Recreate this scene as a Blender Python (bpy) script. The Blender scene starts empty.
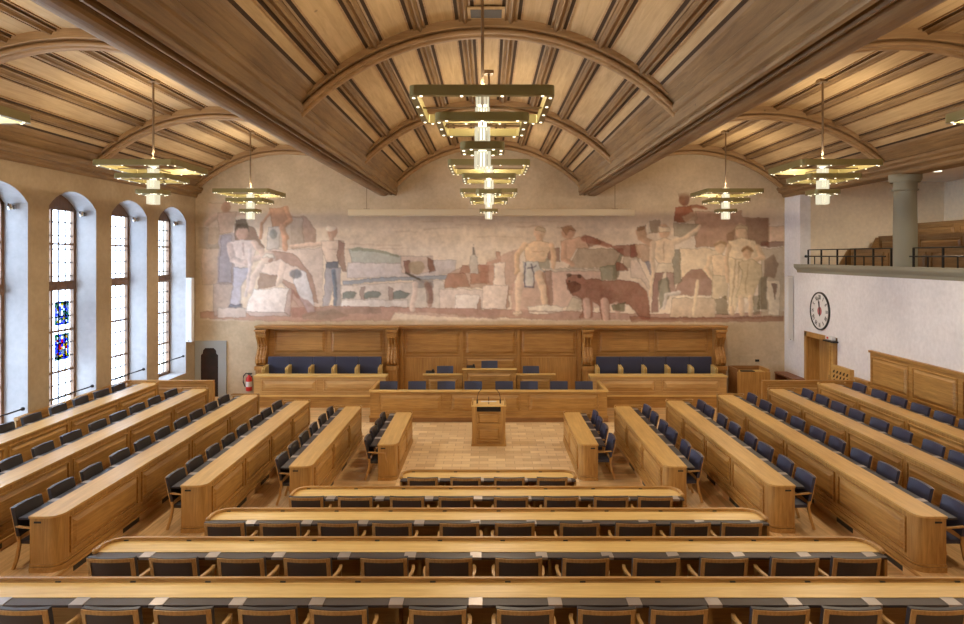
import bpy, bmesh, math, random
import numpy as np
from mathutils import Vector, Matrix
random.seed(7)
C = bpy.context.scene.collection
SC = bpy.context.scene
PI = math.pi

# ------------------------------------------------------------------ camera, world, exposure
CAMZ = 4.9
F = 660.0
cam = bpy.data.cameras.new('camera'); camo = bpy.data.objects.new('camera', cam); C.objects.link(camo)
camo.location = (0, 0, CAMZ); camo.rotation_euler = (PI/2, 0, 0)
cam.sensor_width = 36; cam.sensor_fit = 'HORIZONTAL'; cam.lens = F/964*36
cam.shift_x = -6/964; cam.shift_y = -56/964
cam.clip_start = .05; cam.clip_end = 300
SC.camera = camo

w = bpy.data.worlds.new('overcast_sky'); SC.world = w; w.use_nodes = True
bgn = w.node_tree.nodes['Background']
bgn.inputs[0].default_value = (.66, .80, 1.0, 1); bgn.inputs[1].default_value = 9.0

SC.view_settings.view_transform = 'Standard'
SC.view_settings.look = 'None'
SC.view_settings.exposure = 0.5
SC.view_settings.gamma = 1
SC.view_settings.use_curve_mapping = False
SC.cycles.use_denoising = True
SC.cycles.max_bounces = 10
SC.cycles.diffuse_bounces = 6
SC.cycles.sample_clamp_indirect = 6
SC.cycles.caustics_reflective = False
SC.cycles.caustics_refractive = False

WARM = (1.0, .83, .61)
P_UP, P_DOWN, P_BALC = 150, 190, 170      # watts per chandelier: uplight, downlight; then per added balcony fill lamp

# ------------------------------------------------------------------ materials
def nodes_of(m):
    m.use_nodes = True
    nt = m.node_tree
    return nt, nt.nodes, nt.links, nt.nodes['Principled BSDF']

def plain(name, col, rough=.6, metal=0., spec=.5, emit=None, es=0.):
    m = bpy.data.materials.new(name); nt, N, L, b = nodes_of(m)
    b.inputs['Base Color'].default_value = (*col, 1); b.inputs['Roughness'].default_value = rough
    b.inputs['Metallic'].default_value = metal; b.inputs['Specular IOR Level'].default_value = spec
    if emit:
        b.inputs['Emission Color'].default_value = (*emit, 1); b.inputs['Emission Strength'].default_value = es
    return m

def wood(name, light, dark, axis='X', rough=.42, scale=1.0, board=0.0, baxis='Y', knots=0.0, coat=0.0):
    """oak-like grain running along an axis of the object"""
    m = bpy.data.materials.new(name); nt, N, L, b = nodes_of(m)
    tc = N.new('ShaderNodeTexCoord'); mp = N.new('ShaderNodeMapping')
    s = {'X': (.6, 9, 9), 'Y': (9, .6, 9), 'Z': (9, 9, .6)}[axis]
    mp.inputs['Scale'].default_value = tuple(v*scale for v in s)
    L.new(tc.outputs['Object'], mp.inputs[0])
    n1 = N.new('ShaderNodeTexNoise'); n1.inputs['Scale'].default_value = 2.2; n1.inputs['Detail'].default_value = 6
    n1.inputs['Roughness'].default_value = .65; n1.inputs['Distortion'].default_value = .6
    L.new(mp.outputs[0], n1.inputs['Vector'])
    n2 = N.new('ShaderNodeTexNoise'); n2.inputs['Scale'].default_value = .9; n2.inputs['Detail'].default_value = 3
    L.new(tc.outputs['Object'], n2.inputs['Vector'])
    add = N.new('ShaderNodeMath'); add.operation = 'MULTIPLY_ADD'; add.inputs[1].default_value = .45
    L.new(n2.outputs[0], add.inputs[0]); L.new(n1.outputs[0], add.inputs[2])
    r = N.new('ShaderNodeValToRGB'); r.color_ramp.elements[0].position = .50; r.color_ramp.elements[1].position = .92
    r.color_ramp.elements[0].color = (*dark, 1); r.color_ramp.elements[1].color = (*light, 1)
    L.new(add.outputs[0], r.inputs[0])
    out = r.outputs[0]
    if board:
        sp = N.new('ShaderNodeSeparateXYZ'); L.new(tc.outputs['Object'], sp.inputs[0])
        dv = N.new('ShaderNodeMath'); dv.operation = 'DIVIDE'; dv.inputs[1].default_value = board
        L.new(sp.outputs[baxis], dv.inputs[0])
        fl = N.new('ShaderNodeMath'); fl.operation = 'FLOOR'; L.new(dv.outputs[0], fl.inputs[0])
        # stagger in the grain direction
        d2 = N.new('ShaderNodeMath'); d2.operation = 'MULTIPLY_ADD'; d2.inputs[1].default_value = .55
        mu = N.new('ShaderNodeMath'); mu.operation = 'MULTIPLY'; mu.inputs[1].default_value = .37
        L.new(fl.outputs[0], mu.inputs[0]); L.new(sp.outputs[axis], d2.inputs[0]); L.new(mu.outputs[0], d2.inputs[2])
        f2 = N.new('ShaderNodeMath'); f2.operation = 'FLOOR'; L.new(d2.outputs[0], f2.inputs[0])
        cb = N.new('ShaderNodeCombineXYZ'); L.new(fl.outputs[0], cb.inputs[0]); L.new(f2.outputs[0], cb.inputs[1])
        wn = N.new('ShaderNodeTexWhiteNoise'); wn.noise_dimensions = '2D'; L.new(cb.outputs[0], wn.inputs['Vector'])
        mr = N.new('ShaderNodeMapRange'); mr.inputs['To Min'].default_value = .80; mr.inputs['To Max'].default_value = 1.12
        L.new(wn.outputs[0], mr.inputs[0])
        fr = N.new('ShaderNodeMath'); fr.operation = 'FRACT'; L.new(dv.outputs[0], fr.inputs[0])
        gp = N.new('ShaderNodeMath'); gp.operation = 'GREATER_THAN'; gp.inputs[1].default_value = .04
        L.new(fr.outputs[0], gp.inputs[0])
        g2 = N.new('ShaderNodeMapRange'); g2.inputs['To Min'].default_value = .62; g2.inputs['To Max'].default_value = 1
        L.new(gp.outputs[0], g2.inputs[0])
        pr = N.new('ShaderNodeMath'); pr.operation = 'MULTIPLY'; L.new(mr.outputs[0], pr.inputs[0]); L.new(g2.outputs[0], pr.inputs[1])
        vm = N.new('ShaderNodeVectorMath'); vm.operation = 'SCALE'; L.new(out, vm.inputs[0]); L.new(pr.outputs[0], vm.inputs['Scale'])
        out = vm.outputs[0]
    if knots:
        vo = N.new('ShaderNodeTexVoronoi'); vo.inputs['Scale'].default_value = 1.6; L.new(tc.outputs['Object'], vo.inputs['Vector'])
        kr = N.new('ShaderNodeMapRange'); kr.inputs['From Min'].default_value = .02; kr.inputs['From Max'].default_value = .06
        kr.inputs['To Min'].default_value = knots; kr.inputs['To Max'].default_value = 1; L.new(vo.outputs['Distance'], kr.inputs[0])
        vm2 = N.new('ShaderNodeVectorMath'); vm2.operation = 'SCALE'; L.new(out, vm2.inputs[0]); L.new(kr.outputs[0], vm2.inputs['Scale'])
        out = vm2.outputs[0]
    L.new(out, b.inputs['Base Color'])
    b.inputs['Roughness'].default_value = rough
    b.inputs['Coat Weight'].default_value = coat; b.inputs['Coat Roughness'].default_value = .25
    bp = N.new('ShaderNodeBump'); bp.inputs['Strength'].default_value = .08; bp.inputs['Distance'].default_value = .01
    L.new(n1.outputs[0], bp.inputs['Height']); L.new(bp.outputs[0], b.inputs['Normal'])
    return m

OAKL, OAKD = (.54, .305, .09), (.28, .135, .034)
M = {}
for ax in 'XYZ':
    M['oak'+ax] = wood('oak_'+ax.lower(), OAKL, OAKD, ax)
M['oakwall'] = wood('oak_end_wall', (.50, .26, .075), (.29, .135, .034), 'X')
M['oakwallZ'] = wood('oak_end_wall_upright', (.50, .26, .075), (.29, .135, .034), 'Z')
M['oaklight'] = wood('oak_pale_front', (.64, .41, .165), (.42, .235, .075), 'X')
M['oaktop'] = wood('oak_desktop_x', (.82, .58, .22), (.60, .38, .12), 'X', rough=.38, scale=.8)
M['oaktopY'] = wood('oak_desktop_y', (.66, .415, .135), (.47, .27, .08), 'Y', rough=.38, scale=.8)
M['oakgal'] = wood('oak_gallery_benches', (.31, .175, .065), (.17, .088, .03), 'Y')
M['oakdark'] = wood('oak_dark_plinth', (.34, .165, .055), (.17, .075, .022), 'X', rough=.5)
M['chairwood'] = wood('oak_chair_frame', (.60, .36, .13), (.36, .19, .06), 'Z', rough=.38, scale=3)
M['planksX'] = wood('floor_planks_x', (.74, .50, .25), (.50, .30, .12), 'X', rough=.35, board=.11, baxis='Y')
M['planksY'] = wood('floor_planks_y', (.72, .48, .24), (.48, .28, .11), 'Y', rough=.35, board=.11, baxis='X')
M['ceil'] = wood('spruce_ceiling_boards', (.60, .435, .235), (.42, .285, .14), 'Y', rough=.7, scale=.6, knots=.55)
M['beam'] = wood('spruce_beams', (.32, .20, .09), (.165, .095, .04), 'Y', rough=.6, scale=.7, knots=.5)
M['gapshade'] = plain('painted_recess_shade', (.05, .026, .011), .9)  # near-black colour standing in for shade in gaps and openings
M['rib'] = wood('spruce_ribs', (.47, .30, .145), (.26, .15, .065), 'X', rough=.6, scale=.7, knots=.5)
M['leather'] = plain('dark_leather', (.022, .020, .026), .42, spec=.55)
M['leatherblue'] = plain('navy_and_window_sheen_leather', (.032, .036, .075), .45, spec=.6)  # own blue on the benches; window sheen painted in on right-hand chairs
M['leatherbrown'] = plain('brown_leather', (.058, .043, .038), .5, spec=.5)
M['console'] = plain('brushed_grey_metal', (.42, .37, .34), .35, metal=.5)
M['black'] = plain('black_plastic', (.012, .012, .013), .45)
M['steel'] = plain('dark_iron', (.03, .03, .032), .4, metal=.7)
M['chrome'] = plain('chrome', (.6, .6, .6), .2, metal=1)
M['white'] = plain('white_lacquer', (.74, .74, .74), .45)
M['brass'] = plain('olive_brass', (.27, .225, .085), .45, metal=.3)
M['rod'] = plain('bronze_rod', (.30, .22, .14), .4, metal=.6)
M['spot'] = plain('lit_downlight', (1, .9, .6), .5, emit=(1, .93, .70), es=1.6)
M['bulb'] = plain('lit_glass_core', (1, 1, .9), .5, emit=(1, .93, .74), es=1.6)
M['glasscol'] = plain('lit_cut_glass', (.45, .45, .36), .25, emit=(1, .93, .70), es=.42)
M['stone'] = plain('grey_green_sandstone', (.27, .255, .19), .85)
M['stoneniche'] = plain('grey_stone', (.36, .37, .36), .85)
M['winwood'] = wood('window_oak', (.22, .11, .05), (.10, .05, .02), 'Z', rough=.5)
M['lead'] = plain('leading', (.10, .10, .11), .6, metal=.3)
M['red'] = plain('red_enamel', (.6, .02, .015), .35)
M['screen'] = plain('cream_screen_case', (.74, .62, .42), .5)
M['brownred'] = wood('mahogany', (.28, .11, .05), (.14, .05, .02), 'Y', rough=.45)

def basket(name):
    m = bpy.data.materials.new(name); nt, N, L, b = nodes_of(m)
    tc = N.new('ShaderNodeTexCoord'); mp = N.new('ShaderNodeMapping'); L.new(tc.outputs['Object'], mp.inputs[0])
    br = N.new('ShaderNodeTexBrick'); br.offset = .5
    br.inputs['Scale'].default_value = 1.0; br.inputs['Brick Width'].default_value = .42; br.inputs['Row Height'].default_value = .21
    br.inputs['Mortar Size'].default_value = .006; br.inputs['Bias'].default_value = 0.0
    br.inputs['Color1'].default_value = (.88, .68, .41, 1); br.inputs['Color2'].default_value = (.62, .43, .22, 1)
    br.inputs['Mortar'].default_value = (.48, .31, .15, 1)
    L.new(mp.outputs[0], br.inputs['Vector'])
    n = N.new('ShaderNodeTexNoise'); n.inputs['Scale'].default_value = 14; n.inputs['Detail'].default_value = 4
    m2 = N.new('ShaderNodeMapping'); m2.inputs['Scale'].default_value = (.25, 3, 1)
    L.new(tc.outputs['Object'], m2.inputs[0]); L.new(m2.outputs[0], n.inputs['Vector'])
    mr = N.new('ShaderNodeMapRange'); mr.inputs['To Min'].default_value = .78; mr.inputs['To Max'].default_value = 1.2; L.new(n.outputs[0], mr.inputs[0])
    vm = N.new('ShaderNodeVectorMath'); vm.operation = 'SCALE'; L.new(br.outputs['Color'], vm.inputs[0]); L.new(mr.outputs[0], vm.inputs['Scale'])
    L.new(vm.outputs[0], b.inputs['Base Color']); b.inputs['Roughness'].default_value = .36
    return m
M['basket'] = basket('parquet_basket')

def plaster(name, c1, c2, fresco=False, rough=.9):
    m = bpy.data.materials.new(name); nt, N, L, b = nodes_of(m)
    tc = N.new('ShaderNodeTexCoord')
    geo = N.new('ShaderNodeNewGeometry')
    n1 = N.new('ShaderNodeTexNoise'); n1.inputs['Scale'].default_value = .7; n1.inputs['Detail'].default_value = 8; n1.inputs['Roughness'].default_value = .68
    L.new(geo.outputs['Position'], n1.inputs['Vector'])
    r = N.new('ShaderNodeValToRGB'); r.color_ramp.elements[0].position = .32; r.color_ramp.elements[1].position = .68
    r.color_ramp.elements[0].color = (*c2, 1); r.color_ramp.elements[1].color = (*c1, 1)
    L.new(n1.outputs[0], r.inputs[0]); out = r.outputs[0]
    n2 = N.new('ShaderNodeTexNoise'); n2.inputs['Scale'].default_value = 9; n2.inputs['Detail'].default_value = 6
    L.new(geo.outputs['Position'], n2.inputs['Vector'])
    mr = N.new('ShaderNodeMapRange'); mr.inputs['To Min'].default_value = .86; mr.inputs['To Max'].default_value = 1.14; L.new(n2.outputs[0], mr.inputs[0])
    vm = N.new('ShaderNodeVectorMath'); vm.operation = 'SCALE'; L.new(out, vm.inputs[0]); L.new(mr.outputs[0], vm.inputs['Scale'])
    out = vm.outputs[0]
    if fresco:
        at = N.new('ShaderNodeAttribute'); at.attribute_name = 'paint'
        n3 = N.new('ShaderNodeTexNoise'); n3.inputs['Scale'].default_value = 4.5; n3.inputs['Detail'].default_value = 9; n3.inputs['Roughness'].default_value = .7
        L.new(geo.outputs['Position'], n3.inputs['Vector'])
        m3 = N.new('ShaderNodeMapRange'); m3.inputs['From Min'].default_value = .3; m3.inputs['From Max'].default_value = .7
        m3.inputs['To Min'].default_value = .8; m3.inputs['To Max'].default_value = 1.0; L.new(n3.outputs[0], m3.inputs[0])
        mu = N.new('ShaderNodeMath'); mu.operation = 'MULTIPLY'; L.new(at.outputs['Alpha'], mu.inputs[0]); L.new(m3.outputs[0], mu.inputs[1])
        mx = N.new('ShaderNodeMix'); mx.data_type = 'RGBA'
        L.new(mu.outputs[0], mx.inputs['Factor']); L.new(out, mx.inputs['A']); L.new(at.outputs['Color'], mx.inputs['B'])
        out = mx.outputs['Result']
    L.new(out, b.inputs['Base Color']); b.inputs['Roughness'].default_value = rough; b.inputs['Specular IOR Level'].default_value = .2
    bp = N.new('ShaderNodeBump'); bp.inputs['Strength'].default_value = .12; bp.inputs['Distance'].default_value = .02
    L.new(n2.outputs[0], bp.inputs['Height']); L.new(bp.outputs[0], b.inputs['Normal'])
    return m
M['plaster'] = plaster('lime_plaster', (.72, .68, .65), (.60, .56, .53))
M['ochre'] = plaster('ochre_plaster', (.47, .375, .26), (.37, .285, .19))
M['reveal'] = plaster('grey_reveal_plaster', (.50, .49, .49), (.40, .39, .40))
M['gallerywall'] = plaster('tan_gallery_plaster', (.84, .74, .58), (.72, .62, .47))
M['coolwhite'] = plaster('cool_white_plaster', (.82, .81, .83), (.70, .69, .71))
M['plasterback'] = plaster('ochre_plaster_with_age', (.68, .56, .40), (.47, .37, .25))
M['fresco'] = plaster('fresco_on_plaster', (.68, .56, .40), (.47, .37, .25), fresco=True)
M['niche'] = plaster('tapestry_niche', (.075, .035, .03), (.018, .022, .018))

def glass():
    m = bpy.data.materials.new('window_glass'); nt, N, L, b = nodes_of(m)
    N.remove(b); o = N['Material Output']
    tr = N.new('ShaderNodeBsdfTransparent'); tr.inputs[0].default_value = (.93, .95, .96, 1)
    gl = N.new('ShaderNodeBsdfGlossy'); gl.inputs['Roughness'].default_value = .1
    mx = N.new('ShaderNodeMixShader'); mx.inputs[0].default_value = .06
    L.new(tr.outputs[0], mx.inputs[1]); L.new(gl.outputs[0], mx.inputs[2]); L.new(mx.outputs[0], o.inputs[0])
    return m
M['glass'] = glass()
def tinted(name, col):
    m = bpy.data.materials.new(name); nt, N, L, b = nodes_of(m)
    N.remove(b); o = N['Material Output']
    tr = N.new('ShaderNodeBsdfTransparent'); tr.inputs[0].default_value = (*col, 1)
    L.new(tr.outputs[0], o.inputs[0]); return m
TINT = [tinted('stained_glass_%s' % n, c) for n, c in (('blue', (.05, .08, .5)), ('red', (.35, .02, .02)), ('yellow', (.4, .3, .03)),
        ('pale', (.5, .55, .6)), ('green', (.02, .14, .08)), ('grey', (.16, .18, .22)))]

# ------------------------------------------------------------------ mesh helpers
class MB:
    def __init__(s): s.v = []; s.f = []; s.mi = []; s.cur = 0
    def add(s, vs, fs):
        o = len(s.v); s.v += [tuple(p) for p in vs]; s.f += [tuple(i+o for i in f) for f in fs]; s.mi += [s.cur]*len(fs); return s
    def box(s, x0, x1, y0, y1, z0, z1):
        vs = [(x, y, z) for x in (x0, x1) for y in (y0, y1) for z in (z0, z1)]
        return s.add(vs, [(0,1,3,2), (4,6,7,5), (0,4,5,1), (2,3,7,6), (0,2,6,4), (1,5,7,3)])
    def prism(s, prof, axis, a, b):
        """profile of 2-D points extruded along axis; prof is in the other two axes in order"""
        n = len(prof)
        def P(p, t): return {'X': (t, p[0], p[1]), 'Y': (p[0], t, p[1]), 'Z': (p[0], p[1], t)}[axis]
        vs = [P(p, a) for p in prof] + [P(p, b) for p in prof]
        fs = [(i, (i+1) % n, n+(i+1) % n, n+i) for i in range(n)] + [tuple(range(n))[::-1], tuple(range(n, 2*n))]
        return s.add(vs, fs)
    def tube(s, pts, r, n=8, taper=None):
        pts = [Vector(p) for p in pts]; m = len(pts); vs = []; fs = []
        up = Vector((0, 0, 1))
        for i, p in enumerate(pts):
            d = (pts[min(i+1, m-1)] - pts[max(i-1, 0)]).normalized()
            a = d.cross(up if abs(d.z) < .95 else Vector((1, 0, 0))).normalized(); b = d.cross(a)
            rr = r if taper is None else r*taper[i]
            for k in range(n):
                t = 2*PI*k/n; vs.append(p + a*math.cos(t)*rr + b*math.sin(t)*rr)
        for i in range(m-1):
            for k in range(n): fs.append((i*n+k, i*n+(k+1) % n, (i+1)*n+(k+1) % n, (i+1)*n+k))
        fs += [tuple(range(n))[::-1], tuple(range((m-1)*n, m*n))]
        return s.add(vs, fs)
    def bar(s, pts, w, h):
        """rectangular section along a path in space; w across (horizontal), h up"""
        pts = [Vector(p) for p in pts]; m = len(pts); vs = []; fs = []
        for i, p in enumerate(pts):
            d = (pts[min(i+1, m-1)] - pts[max(i-1, 0)]).normalized()
            a = d.cross(Vector((0, 0, 1)))
            if a.length < .3: a = Vector((1, 0, 0))
            a.normalize(); b = a.cross(d).normalized()
            for q, t in ((-1, -1), (1, -1), (1, 1), (-1, 1)): vs.append(p + a*q*w/2 + b*t*h/2)
        for i in range(m-1):
            for k in range(4): fs.append((i*4+k, i*4+(k+1) % 4, (i+1)*4+(k+1) % 4, (i+1)*4+k))
        fs += [(3, 2, 1, 0), tuple(range((m-1)*4, m*4))]
        return s.add(vs, fs)
    def lathe(s, prof, c=(0, 0, 0), n=20):
        vs = []; fs = []; m = len(prof)
        for r, z in prof:
            for k in range(n):
                t = 2*PI*k/n; vs.append((c[0]+r*math.cos(t), c[1]+r*math.sin(t), c[2]+z))
        for i in range(m-1):
            for k in range(n): fs.append((i*n+k, i*n+(k+1) % n, (i+1)*n+(k+1) % n, (i+1)*n+k))
        fs += [tuple(range(n))[::-1], tuple(range((m-1)*n, m*n))]
        return s.add(vs, fs)
    def raised(s, o, u, v, n, W, H, d=.036, b=.06, fr=.028):
        """raised-field panel lying on a face: o corner, u v in-plane unit vectors, n outward"""
        o, u, v, n = map(Vector, (o, u, v, n))
        def q(a, c, e): return o + u*a + v*c + n*e
        for (a0, a1, c0, c1) in ((0, W, 0, fr), (0, W, H-fr, H), (0, fr, fr, H-fr), (W-fr, W, fr, H-fr)):
            vs = [q(a, c, e) for a in (a0, a1) for c in (c0, c1) for e in (0, .026)]
            s.add(vs, [(0,1,3,2), (4,6,7,5), (0,4,5,1), (2,3,7,6), (0,2,6,4), (1,5,7,3)])
        g = fr + .022
        vs = [q(g, g, .001), q(W-g, g, .001), q(W-g, H-g, .001), q(g, H-g, .001), q(g+b, g+b, d), q(W-g-b, g+b, d), q(W-g-b, H-g-b, d), q(g+b, H-g-b, d)]
        s.add(vs, [(3,2,1,0), (4,5,6,7), (0,1,5,4), (1,2,6,5), (2,3,7,6), (3,0,4,7)])
        return s
    def build(s, name, mat, parent=None, smooth=False, mats=None, bevel=0, loc=None):
        me = bpy.data.meshes.new(name); me.from_pydata([tuple(p) for p in s.v], [], s.f)
        bm = bmesh.new(); bm.from_mesh(me); bmesh.ops.recalc_face_normals(bm, faces=bm.faces); bm.to_mesh(me); bm.free()
        for mm in (mats or [mat]): me.materials.append(mm)
        if mats: me.polygons.foreach_set('material_index', s.mi)
        if smooth: me.shade_smooth(); me.set_sharp_from_angle(angle=math.radians(38))
        o = bpy.data.objects.new(name, me); C.objects.link(o)
        if parent: o.parent = parent
        if loc: o.location = loc
        if bevel:
            bv = o.modifiers.new('bevel', 'BEVEL'); bv.width = bevel; bv.segments = 2; bv.limit_method = 'ANGLE'
        return o

def thing(name, label, cat, loc=(0, 0, 0), rz=0, group=None):
    o = bpy.data.objects.new(name, None); C.objects.link(o); o.empty_display_size = .2
    o.location = loc; o.rotation_euler = (0, 0, rz); o['label'] = label; o['category'] = cat
    if group: o['group'] = group
    return o
def tag(o, label, cat, group=None):
    o['label'] = label; o['category'] = cat
    if group: o['group'] = group
    return o
def struct(o, label=None):
    o['kind'] = 'structure'
    if label: o['label'] = label
    return o
def kids(root):
    return CH.get(root.name, [])
CH = {}
def register():
    CH.clear()
    for o in bpy.data.objects:
        if o.parent: CH.setdefault(o.parent.name, []).append(o)
def tree_of(root):
    return [(c, tree_of(c)) for c in bpy.data.objects if c.parent == root]
def copy_tree(root, tr, label=None, loc=None, rz=None, group=None, sz=1.0):
    r = root.copy(); C.objects.link(r)
    if label: r['label'] = label
    if group: r['group'] = group
    if loc is not None: r.location = loc
    if rz is not None: r.rotation_euler = (0, 0, rz)
    r.scale = (1, 1, sz)
    def rec(par, items):
        for c, sub in items:
            d = c.copy(); C.objects.link(d); d.parent = par; rec(d, sub)
    rec(r, tr)
    return r

TI = [0, .153, .306, .459, .612, .765, .918]                    # tier heights
XI = [2.0, 3.335, 4.69, 6.03, 7.37, 8.69]              # inner faces of the side desks
YF = [12.68, 11.33, 9.95, 8.57, 7.18]                  # far faces of the cross rows
YFAR = 17.4
WL, WR = -10.2, 10.33                                   # side wall planes
YB = 23.0
HC = CAMZ                                               # heights given over the camera plane

# ------------------------------------------------------------------ floor and tiers
b = MB().box(-11, 11, -4, YB+.6, -.2, 0); struct(b.build('floor', M['planksX']))
b = MB().box(-1.98, 1.98, 12.75, 19.35, 0, .004); struct(b.build('floor', M['basket']))
b = MB().box(-10.2, 10.3, 17.42, 19.4, 0, .0035); struct(b.build('floor', M['basket']))
for k in range(1, 6):
    x = XI[k]-.03; yb = YF[k]+.03 if k < 5 else 5.85; yf = YFAR+.05 if k < 4 else 18.55
    t0 = TI[k-1]; z = TI[k]
    for s in (-1, 1):
        X1 = WL if s < 0 else WR
        m = MB(); m.box(min(s*x, X1), max(s*x, X1), yb, yf, t0+.0005, z)
        # chamfered corner toward the rows
        m.prism([(s*x, yb), (s*x, yb+.45), (s*(x-.42), yb)], 'Z', t0+.0005, z)
        o = struct(m.build('floor', M['planksY']))
        v = MB()
        n = int((YFAR-yb-1.0)/1.3)
        for i in range(n):
            y = yb+.95+i*1.3; v.box(s*(x-.006) if s > 0 else -x-.001, s*(x+.001) if s > 0 else -(x-.006), y, y+.5, t0+.035, z-.035)
        v.build('vent', M['black'], o)
        n = MB().box(s*x-.03 if s > 0 else s*x-.005, s*x+.005 if s > 0 else s*x+.03, yb+.42, yf, z-.022, z+.004); n.build('nosing', M['oakY'], o)
    m = MB().box(WL, WR, -4, yb, t0+.0005, z); struct(m.build('floor', M['planksX']))

# ------------------------------------------------------------------ back wall with fresco
b = MB().box(WL-1.2, WR+6, YB, YB+.4, -.2, 10); struct(b.build('wall_back', M['plasterback']))

def srgb(c): return tuple(((x/255+.055)/1.055)**2.4 if x/255 > .04045 else x/255/12.92 for x in c)
PX0, PX1, PY0, PY1 = 196, 786, 186, 326
RES = 1.6
NW, NH = int((PX1-PX0)*RES), int((PY1-PY0)*RES)
gx, gy = np.meshgrid(np.arange(NW)/RES+PX0, np.arange(NH)/RES+PY0)
rng = np.random.default_rng(3)
def vnoise(w_, h_, cell, r):
    a = r.random((int(h_/cell)+3, int(w_/cell)+3)); y, x = np.mgrid[0:h_, 0:w_]/cell
    xi, yi = x.astype(int), y.astype(int); fx, fy = x-xi, y-yi; fx = fx*fx*(3-2*fx); fy = fy*fy*(3-2*fy)
    return (a[yi, xi]*(1-fx)+a[yi, xi+1]*fx)*(1-fy)+(a[yi+1, xi]*(1-fx)+a[yi+1, xi+1]*fx)*fy
wx = gx + (vnoise(NW, NH, 9, rng)-.5)*1.5 + (vnoise(NW, NH, 3, rng)-.5)*.8
wy = gy + (vnoise(NW, NH, 9, rng)-.5)*1.5 + (vnoise(NW, NH, 3, rng)-.5)*.8
IMG = np.zeros((NH, NW, 4)); IMG[..., :3] = srgb((205, 185, 165))
streak = vnoise(NW, NH, 5, rng)*.4+vnoise(NW, NH, 14, rng)*.3+vnoise(NW, NH, 2.2, rng)*.3
def comp(mask, col, a, sh=None):
    a = mask*a
    jit = 1+(streak-.5)*.5
    colr = np.array(srgb(col))[None, None, :]*jit[..., None]
    colr = np.clip(colr if sh is None else colr*sh[..., None], 0, 1)
    lum = colr.mean(-1, keepdims=True); colr = colr+(lum-colr)*.18; colr = np.clip((.42+(colr-.42)*1.2)*1.06, 0, 1)
    IMG[..., :3] = IMG[..., :3]*(1-a[..., None]) + colr*a[..., None]
    IMG[..., 3] = np.maximum(IMG[..., 3], a)
def poly(pts, col, a=.9):
    inside = np.zeros((NH, NW), bool); n = len(pts)
    for i in range(n):
        (x1, y1), (x2, y2) = pts[i], pts[(i+1) % n]
        if y1 == y2: continue
        cnd = ((wy < y1) != (wy < y2)) & (wx < (x2-x1)*(wy-y1)/(y2-y1)+x1); inside ^= cnd
    m_ = inside.astype(float); xs_ = [p[0] for p in pts]; ys_ = [p[1] for p in pts]
    sh_ = 1+.13*((min(xs_)+max(xs_))/2-wx)/(max(xs_)-min(xs_)+1)*2 - .05*((wy-min(ys_))/(max(ys_)-min(ys_)+1)-.5)
    comp(m_, col, a, np.clip(sh_, .78, 1.22))
    if a > .75:
        e = (np.abs(m_-np.roll(m_, 1, 0))+np.abs(m_-np.roll(m_, 1, 1))).clip(0, 1); comp(e, tuple(c_*.62 for c_ in col), .5)
def ell(cx, cy, rx, ry, col, a=.9, soft=.25):
    d = np.sqrt(((wx-cx)/rx)**2+((wy-cy)/ry)**2); comp(np.clip((1-d)/soft+.5, 0, 1), col, a, np.clip(1-.22*(wx-cx)/rx, .72, 1.25) if rx < 8 else None)
def limb(pts, w0, w1, col, a=.9):
    n = len(pts)-1
    for i in range(n):
        (x1, y1), (x2, y2) = pts[i], pts[i+1]; dx, dy = x2-x1, y2-y1; L2 = dx*dx+dy*dy+1e-6
        t = np.clip(((wx-x1)*dx+(wy-y1)*dy)/L2, 0, 1); d = np.hypot(wx-x1-t*dx, wy-y1-t*dy)
        wd = w0+(w1-w0)*(i+t)/n; sd_ = ((wx-x1)*dy-(wy-y1)*dx)/math.sqrt(L2)/(wd/2+.1)*(1 if dy > 0 else -1)
        comp(np.clip((wd/2-d)+.5, 0, 1), col, a, np.clip(1-.26*sd_, .7, 1.25) if w0 > 3 else None)
def A(*p): return [(190+x/4.456, 190+y/4.456) for x, y in p]
def B(*p): return [(310+x/4.8, 200+y/4.8) for x, y in p]
def Cc(*p): return [(480+x/4.456, 190+y/4.456) for x, y in p]
def D(*p): return [(630+x/4.159, 180+y/4.159) for x, y in p]
# ground wash, sky, water and hills
band = np.clip((wy-204)/26, 0, 1)*np.clip((322-wy)/3, 0, 1)*np.clip((wx-199)/8, 0, 1)
comp(band, (230, 216, 200), .85)
ell(400, 232, 90, 12, (214, 190, 160), .5, 1); ell(560, 236, 90, 12, (206, 180, 150), .5, 1)
for i in range(16):
    x0 = 330+rng.random()*280; y0 = 218+rng.random()*34
    limb([(x0, y0), (x0+20+30*rng.random(), y0+rng.normal()*1.5)], 1.6, .8, (186, 160, 134), .5)
poly(B((190, 235), (300, 232), (380, 255), (440, 270), (445, 300), (330, 300), (200, 300)), (178, 190, 186), .85)
poly(B((190, 235), (240, 228), (300, 232), (370, 250), (430, 268), (430, 276), (300, 250), (200, 245)), (140, 150, 130), .7)
poly(B((180, 300), (440, 302), (600, 290), (700, 285), (700, 345), (600, 365), (180, 375)), (205, 200, 206), .8)
poly(B((160, 390), (300, 375), (500, 368), (660, 362), (660, 380), (480, 382), (300, 392), (160, 408)), (130, 154, 182), .8)
poly(B((150, 410), (640, 385), (640, 520), (150, 520)), (212, 206, 204), .8)
for cx, r in ((190, 36), (300, 40), (435, 42)):
    poly(B((cx-r, 472), (cx-r+6, 448), (cx-r/2, 437), (cx, 434), (cx+r*.7, 442), (cx+r, 450), (cx+r*.6, 470)), (96, 126, 134), .85)
for x in (240, 375): poly(B((x, 418), (x+22, 418), (x+22, 478), (x, 478)), (160, 140, 142), .8)
poly(B((150, 478), (470, 478), (470, 512), (150, 512)), (226, 222, 224), .8)
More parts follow.
